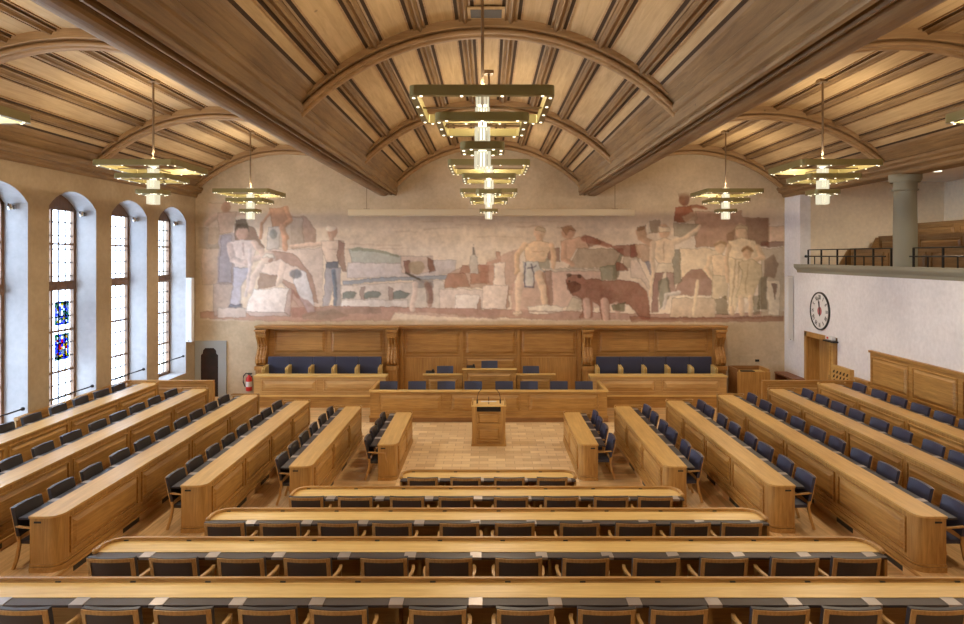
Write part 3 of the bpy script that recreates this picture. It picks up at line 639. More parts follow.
# balcony bench rows
for i, (bx, zt, zb, ye) in enumerate(((11.55, 5.10, 4.05, 21.0), (12.75, 5.50, 4.3, 21.5), (13.95, 5.92, 4.6, 21.55))):
    lab = ('lowest balcony bench with a plain oak back, nearest the railing', 'middle oak balcony bench behind the column, between two others', 'topmost oak balcony bench against the far balcony wall')[i]
    y0 = 8.0
    r = thing('gallery_bench', lab, 'bench', (bx, y0, zb-.0), 0, 'oak benches on the balcony')
    L_ = ye-y0; h = zt-zb
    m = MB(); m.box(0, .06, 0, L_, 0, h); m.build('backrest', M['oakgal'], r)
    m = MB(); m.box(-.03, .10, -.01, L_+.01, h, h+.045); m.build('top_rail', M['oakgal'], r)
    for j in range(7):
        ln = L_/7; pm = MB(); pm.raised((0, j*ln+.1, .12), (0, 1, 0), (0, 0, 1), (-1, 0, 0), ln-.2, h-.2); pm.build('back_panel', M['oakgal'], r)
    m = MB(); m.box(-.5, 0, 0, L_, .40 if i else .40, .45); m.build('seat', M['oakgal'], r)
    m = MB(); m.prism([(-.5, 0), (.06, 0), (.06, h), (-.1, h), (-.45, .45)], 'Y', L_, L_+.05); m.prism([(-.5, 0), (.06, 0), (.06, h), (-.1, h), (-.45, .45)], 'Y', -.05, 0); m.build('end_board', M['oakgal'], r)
    if i:
        st = MB(); st.box(bx-.6, BX if i == 2 else bx+.6, 6, YO, 4.05 if i == 1 else 4.05, zb-.001); struct(st.build('floor', M['planksY']))
# dark coat on the lowest bench
bg = thing('dark_coat', 'black coat hung over the lowest balcony bench beyond the railing', 'coat', (11.42, 15.05, 4.45))
cm = MB(); 
cm.prism([(-.14, .02), (.16, .0), (.17, .3), (.12, .52), (.02, .60), (-.1, .5), (-.15, .3)], 'X', -.06, .10); cm.build('coat_body', M['black'], bg, smooth=True)
cm = MB(); cm.tube([(0.02, .12, .5), (0.02, .24, .42), (.02, .28, .2)], .05, 8); cm.build('sleeve', M['black'], bg, smooth=True)
cm = MB(); cm.lathe([(.001, 0), (.03, .02), (.03, .05), (.001, .07)], (.03, -.28, .62), 10)

# wainscot on the right wall
def panelled(name, label, x, y0, y1, z0, z1, s, npan, midrail=None):
    r = thing(name, label, 'wall panelling', (x, y0, z0)); L_ = y1-y0; h = z1-z0
    MB().box(min(0, s*.05), max(0, s*.05), 0, L_, 0, h).build('backing_board', M['oakY'], r)
    MB().box(min(0, s*.10), max(0, s*.10), -.01, L_+.01, h, h+.06).build('top_moulding', M['oakY'], r)
    pw = L_/npan
    for i in range(npan):
        m = MB(); m.raised((s*.05, i*pw+.08, (midrail or 0)+.12), (0, 1, 0), (0, 0, 1), (s, 0, 0), pw-.16, h-(midrail or 0)-.22); m.build('panel', M['oakY'], r)
    if midrail:
        MB().box(min(0, s*.09), max(0, s*.09), 0, L_, midrail-.04, midrail+.03).build('middle_rail', M['oakY'], r)
    return r
panelled('wall_panelling', 'high oak wall panelling with raised fields behind the raised right-hand seats', WR, 5.9, 17.75, .765, 2.31, -1, 7, .55)
panelled('low_wall_panelling', 'low plain oak strip of wall panelling between high panelling and the right screen', WR, 17.78, 18.5, .765, 1.45, -1, 1)
panelled('window_wall_panelling', 'low oak panelling under the tall left windows', WL, 14.2, 18.5, .765, 1.36, 1, 3)
# grille box by the door
gr = thing('pierced_oak_grille', 'small oak grille pierced with slanting holes beside the right door', 'grille', (WR, 18.62, .0))
MB().box(-.12, -.002, 0, .95, 0, 1.68).build('casing', M['oaktopY'], gr)
for a in range(5):
    for c in range(5):
        MB().prism([(.08+a*.18, 1.56-c*.14), (.16+a*.18, 1.53-c*.14), (.20+a*.18, 1.45-c*.14), (.11+a*.18, 1.47-c*.14)], 'X', -.126, -.119).build('slot', M['gapshade'], gr)
# door
d = thing('door_1', 'open oak doorway in the right wall under the clock', 'door', (WR, DY0, 0)); del d['category']; d['kind'] = 'structure'
m = MB(); m.box(-.04, .40, -.14, .02, 0, DZ+.12); m.box(-.04, .40, 1.68, 1.84, 0, DZ+.12); m.box(-.04, .40, -.14, 1.84, DZ-.02, DZ+.14); m.build('door_frame', M['oakZ'], d)
m = MB(); m.box(.30, .36, .02, .95, 0, DZ-.02); lf = m.build('door_leaf', M['oaktopY'], d)
m = MB(); m.box(.38, .42, .02, 1.68, 0, DZ-.02); m.build('inner_door', M['oakZ'], d)
m = MB(); m.raised((.30, .1, 1.0), (0, 1, 0), (0, 0, 1), (-1, 0, 0), .75, 1.15); m.raised((.30, .1, .15), (0, 1, 0), (0, 0, 1), (-1, 0, 0), .75, .7); m.build('panel', M['oaktopY'], lf)
m = MB(); m.tube([(.29, .88, 1.05), (.24, .88, 1.05), (.24, .76, 1.05)], .012); m.box(.285, .3, .85, .91, .95, 1.2); m.build('door_handle', M['chrome'], lf)
dc = thing('exit_sign_box', 'small white sign box with a red mark over a dark bar at the door frame', 'sign', (WR-.1, 19.5, 2.40))
MB().box(-.06, .04, 0, .40, 0, .10).build('sign_box', M['white'], dc); MB().box(-.066, -.061, .22, .32, .02, .08).build('red_mark', M['red'], dc); MB().box(-.12, .05, -.14, .44, -.06, -.02).build('dark_bar', M['black'], dc)

# clock
ck = thing('wall_clock', 'large round white wall clock with roman numerals and black rim', 'clock', (WR, 20.5, 3.19), 0)
def disc(r0, r1, x0, x1, n=48):
    m = MB()
    vs = []; fs = []
    for r_, x_ in ((r0, x0), (r1, x0), (r1, x1), (r0, x1)):
        for k in range(n): t = 2*PI*k/n; vs.append((x_, r_*math.cos(t), r_*math.sin(t)))
    for a in range(4):
        c = (a+1) % 4
        for k in range(n): fs.append((a*n+k, a*n+(k+1) % n, c*n+(k+1) % n, c*n+k))
    m.add(vs, fs); return m
disc(.001, .56, 0, -.03).build('dial', M['white'], ck); disc(.55, .59, 0, -.05).build('rim', M['black'], ck); disc(.001, .13, -.03, -.036).build('red_centre', plain('faded_red', (.45, .12, .13), .6), ck)
NUM = ['XII', 'I', 'II', 'III', 'IIII', 'V', 'VI', 'VII', 'VIII', 'IX', 'X', 'XI']
def stroke(m, a, b2, w_, cen, rot, x):
    def T(p): c, s = math.cos(rot), math.sin(rot); return (cen[0]+p[0]*c+p[1]*s, cen[1]-p[0]*s+p[1]*c)
    dx, dy = b2[0]-a[0], b2[1]-a[1]; l = math.hypot(dx, dy); nx, ny = -dy/l*w_/2, dx/l*w_/2
    q = [T((a[0]+nx, a[1]+ny)), T((b2[0]+nx, b2[1]+ny)), T((b2[0]-nx, b2[1]-ny)), T((a[0]-nx, a[1]-ny))]
    # seen from inside the hall (+X wall viewed towards +X): right hand is -Y
    m.prism([(-p[0], p[1]) for p in q], 'X', x, x-.004)
for i, t in enumerate(NUM):
    m = MB(); ang = i*PI/6; cen = (math.sin(ang)*.43, math.cos(ang)*.43); xx = -sum({'I': .032, 'V': .07, 'X': .07}[c_] for c_ in t)/2
    for c_ in t:
        if c_ == 'I': stroke(m, (xx+.016, -.065), (xx+.016, .065), .018, cen, ang, -.03); xx += .032
        elif c_ == 'V': stroke(m, (xx+.005, .065), (xx+.035, -.065), .018, cen, ang, -.03); stroke(m, (xx+.065, .065), (xx+.035, -.065), .01, cen, ang, -.03); xx += .07
        else: stroke(m, (xx+.005, .065), (xx+.065, -.065), .018, cen, ang, -.03); stroke(m, (xx+.065, .065), (xx+.005, -.065), .01, cen, ang, -.03); xx += .07
    m.build('numeral', M['black'], ck)
m = MB(); stroke(m, (0, -.16), (0, .43), .035, (0, 0), math.radians(-12), -.04); m.build('minute_hand', M['black'], ck)
m = MB(); stroke(m, (0, -.16), (0, .30), .05, (0, 0), math.radians(-4), -.037); m.build('hour_hand', M['black'], ck)

# ------------------------------------------------------------------ ceiling: beams, vaults, battens, ribs
BXI, BXO = 3.15, 3.82
HB = CAMZ+2.11
for i, s in enumerate((-1, 1)):
    cove = [(BXO-.17+.17*math.cos(t), .055-.085*math.sin(t)) for t in [PI*q/8 for q in range(9)]]
    pr = cove + [(BXO-.345, .16), (BXO-.43, .16), (BXO-.435, .03), (BXO-.445, -.0), (BXO-.475, -.0), (BXO-.485, .03), (BXO-.49, .13), (BXO-.555, .13), (BXO-.56, .02), (BXO-.60, -.005), (BXO-.64, .01),
          (BXI+.02, .05), (BXI+.04, .09), (BXI+.0, .115), (BXI-.0, .30), (BXI-.035, .325), (BXI-.06, .36), (BXI-.06, .42), (BXI-.02, .46), (BXI-.02, 1.2), (BXO+.03, 1.2), (BXO+.03, .45), (BXO+.08, .42), (BXO+.08, .37), (BXO+.02, .33), (BXO+.02, .10)]
    m = MB(); m.prism([(s*p[0], HB+p[1]) for p in pr], 'Y', -4, YB)
    struct(m.build('trim_%d' % (2+i), M['beam']), 'heavy moulded longitudinal ceiling beam on the %s' % ('left' if s < 0 else 'right'))
for i, s in enumerate((-1, 1)):
    X = WL if s < 0 else WR
    pr = [(0, 2.03), (-.05, 2.03), (-.09, 2.08), (-.09, 2.13), (-.16, 2.18), (-.22, 2.19), (-.22, 2.25), (-.28, 2.30), (-.28, 2.36), (-.20, 2.42), (-.12, 2.75), (.40, 2.75), (.40, 2.03)]
    m = MB(); m.prism([(X-s*(-p[0]) if False else X+s*p[0], CAMZ+p[1]) for p in pr], 'Y', -4, YB); struct(m.build('trim_%d' % (4+i), M['beam']), 'moulded wooden cornice beam along the %s wall' % ('left' if s < 0 else 'right'))
def vault(cx, hw, z_sp, z_cr, n=36):
    sag = z_cr-z_sp; R = (hw*hw+sag*sag)/(2*sag); cz = z_cr-R; a0 = math.asin(hw/R)
    return R, cz, a0
tn = 6
RIBY = [22.72, 16.95, 11.2, 5.45, -.3]
VA = ((0, BXI-.0, CAMZ+2.62, CAMZ+3.98, CAMZ+2.36, CAMZ+3.70, (.385, 1.15, 1.90, 2.60)),
      (-(10.0+3.85)/2, (10.02-3.85)/2, CAMZ+2.50, CAMZ+3.80, CAMZ+2.28, CAMZ+3.50, (.38, 1.14, 1.88, 2.55)),
      ((10.1+3.85)/2, (10.12-3.85)/2, CAMZ+2.50, CAMZ+3.80, CAMZ+2.28, CAMZ+3.50, (.38, 1.14, 1.88, 2.55)))
for cx, hw, zs, zc, rs, rc, bat in VA:
    R, cz, a0 = vault(cx, hw, zs, zc)
    def P(a, r): return (cx+r*math.sin(a), cz+r*math.cos(a))
    a1 = a0*1.04; N_ = 40
    ang = [-a1+2*a1*i/N_ for i in range(N_+1)]
    m = MB(); m.prism([P(a, R) for a in ang]+[P(a, R+.12) for a in ang[::-1]], 'Y', -4, YB); o = m.build('ceiling', M['ceil'], smooth=True); struct(o)
    # battens over dark strips, the shade of gaps put in as colour
    g = MB(); bt = MB(); rd = MB()
    for x in sorted([-q for q in bat]+list(bat)):
        a = math.asin(x/R); da = .155/R
        g.prism([P(a-da*1.12, R-.004), P(a+da*1.12, R-.004), P(a+da*1.12, R+.01), P(a-da*1.12, R+.01)], 'Y', -4, YB-.01)
        # stepped moulding with central ridge
        pf = [(-.105, 0), (-.105, .045), (-.075, .05), (-.06, .035), (-.035, .06), (-.012, .095), (.012, .095), (.035, .06), (.06, .035), (.075, .05), (.105, .045), (.105, 0)]
        bt.prism([P(a+u/R, R-v_) for u, v_ in pf], 'Y', -4, YB-.01)
        for sg_ in (-1, 1):
            rd.prism([P(a+sg_*.175/R+u/R, R-v_) for u, v_ in ((-.014, 0), (-.014, .022), (.014, .022), (.014, 0))], 'Y', -4, YB-.01)
    g.build('gap_shade_strip', M['gapshade'], o); bt.build('batten', M['beam'], o); rd.build('edge_strip', M['rib'], o)
    # side boards of the vault
    sd = MB()
    for s in (-1, 1):
        aa = s*a0; sd.prism([P(aa*.905, R-.004), P(aa*.92, R-.03), P(aa*1.02, R-.03), P(aa*1.02, R+.02), P(aa*.905, R+.02)], 'Y', -4, YB-.01)
        sd.prism([P(aa*.955, R-.03), P(aa*.955, R-.06), P(aa*1.02, R-.06), P(aa*1.02, R-.03)], 'Y', -4, YB-.01)
    sd.build('edge_board', M['beam'], o)
    gs = MB()  # dark strips painted as shade along the vault edges
    for s in (-1, 1): aa = s*a0; gs.prism([P(aa*.89, R-.006), P(aa*.905, R-.006), P(aa*.905, R+.01), P(aa*.89, R+.01)], 'Y', -4, YB-.01)
    gs.build('gap_shade_strip', M['gapshade'], o)
    R2, cz2, a2 = vault(cx, hw, rs, rc)
    for y in RIBY:
        m = MB(); NR = 44
        aa = [-a2*1.01+2*a2*1.01*i/NR for i in range(NR+1)]
        def ring(prof):
            vs = []; fs = []; n = len(prof)
            for a in aa:
                for (yy_, dr) in prof: vs.append((cx+(R2+dr)*math.sin(a), y+yy_, cz2+(R2+dr)*math.cos(a)))
            for i in range(NR):
                for k in range(n): fs.append((i*n+k, i*n+(k+1) % n, (i+1)*n+(k+1) % n, (i+1)*n+k))
            fs += [tuple(range(n))[::-1], tuple(range(NR*n, NR*n+n))]
            m.add(vs, fs)
        hf = [(-.19, .50), (-.19, .15), (-.175, .135), (-.09, .135), (-.09, .105), (-.15, .10), (-.165, .08), (-.165, .055), (-.15, .035), (-.11, .03), (-.10, .05), (-.075, .05), (-.065, .015), (-.04, .0)]
        ring(hf+[(-p[0], p[1]) for p in hf[::-1]])
        o2 = m.build('trim_%d' % tn, M['rib'], smooth=True); struct(o2, 'moulded arched wooden rib across the ceiling vault'); tn += 1
b = MB().box(WL-1, BX+.5, -4.3, YB+.5, CAMZ+4.25, CAMZ+4.4); struct(b.build('ceiling', M['plaster']))
# ceiling vent
v = thing('ceiling_vent', 'small grey ventilation grille in the central vault above the first arch rib', 'vent', (-.03, 10.62, CAMZ+3.90))
MB().box(-.30, .30, -.22, .22, 0, .03).build('frame', M['ceil'], v)
m = MB()
for i in range(9): m.box(-.25, .25, -.17+i*.04, -.155+i*.04, -.012, 0)
m.build('slats', plain('grey_grille', (.16, .15, .14), .7), v)
MB().box(-.25, .25, -.175, .175, -.003, .001).build('duct', M['gapshade'], v)

# ------------------------------------------------------------------ chandeliers
def rr_path(s_, r, n=5):
    pts = []
    for cx, cy, a0 in ((s_-r, s_-r, 0), (-s_+r, s_-r, PI/2), (-s_+r, -s_+r, PI), (s_-r, -s_+r, 3*PI/2)):
        for k in range(n+1): a = a0+PI/2*k/n; pts.append((cx+r*math.cos(a), cy+r*math.sin(a)))
    return pts
def band(s_, z0, z1, r=.09, w_=.085):
    o_, i_ = rr_path(s_, r), rr_path(s_-w_, max(.02, r-w_*.75)); n = len(o_); m = MB()
    vs = [(x, y, z0) for x, y in o_]+[(x, y, z1) for x, y in o_]+[(x, y, z1) for x, y in i_]+[(x, y, z0) for x, y in i_]
    fs = []
    for k in range(n):
        q = (k+1) % n
        for a in range(4): c = (a+1) % 4; fs.append((a*n+k, a*n+q, c*n+q, c*n+k))
    m.add(vs, fs); return m
spotmesh = None
def chandelier(loc, label, top):
    """origin at the height of the bottom of the column"""
    global spotmesh
    r = thing('chandelier', label, 'chandelier', loc, 0, 'brass three-tier chandeliers')
    MB().tube([(0, 0, .95), (0, 0, top)], .022, 10).build('suspension_rod', M['rod'], r)
    MB().box(-.10, .10, -.10, .10, top-.06, top+.03).build('ceiling_plate', M['rod'], r)
    core = MB()
    for z0, z1 in ((.0, .26), (.34, .58), (.66, .80)): core.box(-.05, .05, -.05, .05, z0+.03, z1)
    gl = MB()
    for z0, z1, q in ((0, .205, .098), (.30, .51, .092), (.60, .76, .085), (.80, .95, .078)):
        for a in range(5):
            u0 = -q+2*q*a/5+.004; u1 = u0+2*q/5-.008
            gl.box(u0, u1, -q-.006, -q+.006, z0, z1); gl.box(u0, u1, q-.006, q+.006, z0, z1)
            gl.box(-q-.006, -q+.006, u0, u1, z0, z1); gl.box(q-.006, q+.006, u0, u1, z0, z1)
        gl.box(-q, q, -q, q, z1-.012, z1)
    g = gl.build('glass_column', M['glasscol'], r); core.build('lit_core', M['bulb'], g)
    for s_, z0, z1, nsp in ((.277, .205, .30, 2), (.564, .50, .60, 3), (.84, .73, .85, 4)):
        rg = band(s_, z0, z1).build('ring', M['brass'], r)
        cr = MB(); cr.box(-s_+.04, s_-.04, -.012, .012, z0+.03, z0+.05); cr.box(-.012, .012, -s_+.04, s_-.04, z0+.03, z0+.05); cr.build('cross_rod', M['rod'], rg)
        if spotmesh is None:
            sm = MB(); sm.lathe([(.017, 0), (.019, .012)], n=8); so = sm.build('spot', M['spot']); spotmesh = so.data; bpy.data.objects.remove(so)
        e = s_-.043; c_ = s_-.14
        for k in range(nsp):
            u = -c_+2*c_*k/(nsp-1) if nsp > 1 else 0
            for (x, y) in ((u, -e), (u, e), (-e, u), (e, u)):
                so = bpy.data.objects.new('spot', spotmesh); C.objects.link(so); so.parent = rg; so.location = (x, y, z0-.010)
    lu = bpy.data.lights.new('uplight', 'POINT'); lu.energy = P_UP; lu.color = WARM; lu.shadow_soft_size = .05
    lo = bpy.data.objects.new('uplight', lu); C.objects.link(lo); lo.parent = r; lo.location = (0, 0, 1.03)
    ld_ = bpy.data.lights.new('downlight', 'SPOT'); ld_.energy = P_DOWN; ld_.color = WARM; ld_.shadow_soft_size = .05; ld_.spot_size = math.radians(172); ld_.spot_blend = .7
    lo = bpy.data.objects.new('downlight', ld_); C.objects.link(lo); lo.parent = r; lo.location = (0, 0, -.04)
    return r
ch_y = [(8.4, 'nearest'), (14.2, 'middle'), (20.0, 'farthest'), (2.6, 'rearmost')]
HZ = CAMZ+1.115
for y, nm in ch_y:
    for x, side in ((-.07, 'central'), (-7.2, 'left'), (7.2, 'right')):
        if nm == 'rearmost' and side == 'central': continue
        xx = x if side != 'central' else (-.07 if nm == 'nearest' else .02)
        apex = CAMZ+(3.97 if side == 'central' else 3.79)
        chandelier((xx, y, HZ), {'central': 'brass three-tier chandelier in the central row, the %s from the camera' % nm, 'left': 'brass three-tier chandelier in the left aisle, the %s of that row' % nm, 'right': 'brass three-tier chandelier in the right aisle, the %s of that row' % nm}[side], apex-HZ)

# ------------------------------------------------------------------ chairs
def chair_meshes(lea, woodm):
    r = thing('armchair', 'x', 'chair', (0, 0, 0))
    W = .27; zb0, zb1 = .50, .95
    def bp(x, z, off):   # point on the curved, reclined back (seat front towards +Y)
        k = (z-.45)/.5
        return (x, -.235-.10*k-.032*(1-(x/W)**2)+off, z)
    def slab(x0, x1, z0, z1, f, bk, nx=8, nz=3):
        m = MB(); vs = []; fs = []
        for off in (f, bk):
            for j in range(nz+1):
                for i in range(nx+1): vs.append(bp(x0+(x1-x0)*i/nx, z0+(z1-z0)*j/nz, off))
        n1 = (nx+1)*(nz+1)
        for j in range(nz):
            for i in range(nx):
                a = j*(nx+1)+i; fs += [(a, a+1, a+nx+2, a+nx+1), (n1+a, n1+a+nx+1, n1+a+nx+2, n1+a+1)]
        for i in range(nx): fs += [(i, n1+i, n1+i+1, i+1), (nz*(nx+1)+i, nz*(nx+1)+i+1, n1+nz*(nx+1)+i+1, n1+nz*(nx+1)+i)]
        for j in range(nz): a = j*(nx+1); fs += [(a, a+nx+1, n1+a+nx+1, n1+a), (a+nx, n1+a+nx, n1+a+2*nx+1, a+2*nx+1)]
        m.add(vs, fs); return m
    # wooden frame of the back
    fr = MB()
    t = .042
    for part in (slab(-W, W, zb1-t, zb1, .012, -.022), slab(-W+t, W-t, zb0, zb0+t, .012, -.022, 8, 1), slab(-W, -W+t, zb0-.05, zb1-t, .012, -.022, 2), slab(W-t, W, zb0-.05, zb1-t, .012, -.022, 2)):
        fr.add(part.v, part.f)
    fr.build('back_frame', woodm, r)
    pad = slab(-W-.004, W+.004, zb0+.02, zb1+.006, .045, -.006).build('backrest', lea, r, smooth=True)
    slab(-W+t, W-t, zb0+t, zb1-t, .0, -.014).build('rear_panel', M['leatherbrown'], pad)
    st = MB()
    st.add([(-.25, -.22, .40), (.25, -.22, .40), (.265, .25, .40), (-.265, .25, .40), (-.25, -.22, .455), (.25, -.22, .455), (.265, .25, .46), (-.265, .25, .46), (-.2, -.17, .475), (.2, -.17, .475), (.21, .20, .485), (-.21, .20, .485)],
           [(0,3,2,1), (0,1,5,4), (1,2,6,5), (2,3,7,6), (3,0,4,7), (4,5,9,8), (5,6,10,9), (6,7,11,10), (7,4,8,11), (8,9,10,11)])
    st.build('seat', lea, r, smooth=True)
    for s in (-1, 1):
        m = MB(); m.bar([(s*.245, -.235, .52), (s*.25, -.225, .40), (s*.25, -.26, .2), (s*.25, -.32, 0)], .032, .04); m.build('leg', woodm, r)
        m = MB(); m.bar([(s*.255, .23, .42), (s*.25, .225, .2), (s*.245, .215, 0)], .034, .034); m.build('leg', woodm, r)
        m = MB(); m.bar([(s*.262, -.26, .67), (s*.298, -.12, .675), (s*.30, .02, .665), (s*.28, .12, .65)], .036, .024); m.bar([(s*.285, .115, .655), (s*.27, .13, .56), (s*.262, .16, .42)], .03, .03); m.build('armrest', woodm, r)
    return r
proto = chair_meshes(M['leather'], M['chairwood'])
proto_tree = tree_of(proto)
protoB = chair_meshes(M['leatherblue'], M['chairwood'])
protoB_tree = tree_of(protoB)
ORD = ['first', 'second', 'third', 'fourth', 'fifth', 'sixth', 'seventh', 'eighth', 'ninth', 'tenth', 'eleventh', 'twelfth', 'thirteenth', 'fourteenth', 'fifteenth', 'sixteenth']
used = {'d': False, 'b': False}
def place(kind, x, y, z, rz, label, group, sz=1.0):
    p, t = (proto, proto_tree) if kind == 'd' else (protoB, protoB_tree)
    if not used[kind]:
        used[kind] = True; p.location = (x, y, z); p.rotation_euler = (0, 0, rz); p['label'] = label; p['group'] = group; p.scale = (1, 1, sz); return p
    return copy_tree(p, t, label, (x, y, z), rz, group, sz)
ROWN = ['front', 'second', 'third', 'fourth', 'nearest']
rowpx = [[423, 466, 509, 552.4], [307, 356, 408, 456, 511.6, 561, 611, 655], [226, 280.5, 339, 393, 459.5, 514, 579, 635, 689, 741],
         [113, 175.6, 243, 309, 385, 448.6, 519, 585, 655, 723, 793, 855], [25, 114, 185, 269, 340, 438, 525, 606, 677, 778, 850, 935]]
ROWD = ['short four-seat front bench', 'eight-seat second bench', 'ten-seat third bench', 'twelve-seat fourth bench', 'nearest full-width bench']
for k, pxs in enumerate(rowpx):
    yc = YF[k]-.88                                   # plane of the chair backs
    for i, px in enumerate(pxs):
        x = (px-488)*yc/F
        place('d', x, yc+.28, TI[k], random.uniform(-.03, .03), 'wooden armchair with brown back panel at the %s, %s from the left' % (ROWD[k], ORD[i]), 'armchairs at the cross benches')

# ------------------------------------------------------------------ cross rows (benches)
TOP = .79
def cross_row(k, xl, xr, nseat, pitch, off):
    y1 = YF[k]; z = TI[k]; L_ = xr-xl; cx = (xl+xr)/2
    r = thing('conference_bench', 'long curved-end oak desk, the %s' % ROWD[k], 'desk', (cx, y1, z), 0, 'long oak desks across the hall'); h = L_/2
    # local: y=0 far face, y negative towards the camera
    MB().box(-h+.02, h-.02, -.05, 0, .08, TOP-.02).build('front_panel', M['oakX'], r)
    MB().box(-h, h, -.08, .02, 0, .08).build('plinth', M['oakdark'], r)
    m = MB(); np_ = max(2, nseat//2); pw = (L_-.1)/np_
    for i in range(np_):
        pm = MB(); pm.raised((-h+.05+i*pw+.06, 0, .14), (1, 0, 0), (0, 0, 1), (0, 1, 0), pw-.12, TOP-.24); pm.build('panel', M['oakX'], r)
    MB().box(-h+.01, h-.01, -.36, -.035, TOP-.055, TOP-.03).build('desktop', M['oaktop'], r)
    MB().box(-h+.02, h-.02, -.40, -.36, TOP-.09, TOP-.055).build('apron', M['oakX'], r)
    MB().box(-h+.015, h-.015, -.50, -.36, TOP-.062, TOP-.036).build('leather_strip', M['leatherbrown'], r)
    # raised lip with rounded corners that returns along the ends
    R_ = .22; path = [(-h+.0, -.40)]
    path = []
    for a in range(7): t = PI-a*PI/12; path.append((-h+R_+.0+R_*math.cos(t)+.01, -.015-R_+R_*math.sin(t)))
    left = [(-h+.01, -.36), (-h+.01, -.28)]+path; right = [(-p[0], p[1]) for p in left[::-1]]
    full = left+right
    MB().bar([(x_, y_, TOP-.015) for x_, y_ in full], .042, .05).build('raised_lip', M['oakX'], r)
    for s in (-1, 1):
        m = MB(); m.lathe([(.02, 0), (.034, .012), (.034, .04), (.02, .055), (.001, .06)], (s*(h-.012), -.375, TOP-.045), 12); m.build('scroll_end', M['oakX'], r, smooth=True)
        m = MB(); m.box(s*h-.035 if s > 0 else -h, s*h if s > 0 else -h+.035, -.47, -.0, 0, TOP-.055); m.build('end_panel', M['oakZ'], r)
    n = int(L_/pitch)
    for i in range(-n, n+1):
        x = off+i*pitch
        if abs(x) < h-.12:
            MB().box(x-.07, x+.07, -.505, -.352, TOP-.064, TOP-.030).build('console', M['console'], r)
        x2 = x+pitch*.42
        if abs(x2) < h-.15:
            MB().box(x2-.03, x2+.03, -.052, -.036, TOP-.032, TOP-.018).build('socket', M['black'], r)
    for i in range(int(L_/(2*pitch))+1):
        x = -h+.8+i*2*pitch
        if x < h-.2: MB().box(x-.02, x+.02, -.36, -.05, .0, TOP-.055).build('divider', M['oakZ'], r)
    return r
rows = [(-88, 88, 12.68), (-198, 196, 11.33), (-282, 280, 9.95), (-396, 397, 8.57)]
pads0 = [(480, 12.3), (320+470/2.975, 10.83), (320+462/2.975, 9.42), (320+463/2.975, 8.04), (320+463/2.975, 6.74)]
for k in range(5):
    if k < 4: a, b2, yy_ = rows[k]; yy_ -= .42; xl, xr = a*yy_/F, b2*yy_/F
    else: xl, xr = -6.6, 6.6
    off = (pads0[k][0]-488)*pads0[k][1]/F-(xl+xr)/2
    cross_row(k, xl, xr, [4, 8, 10, 12, 16][k], .81, off)

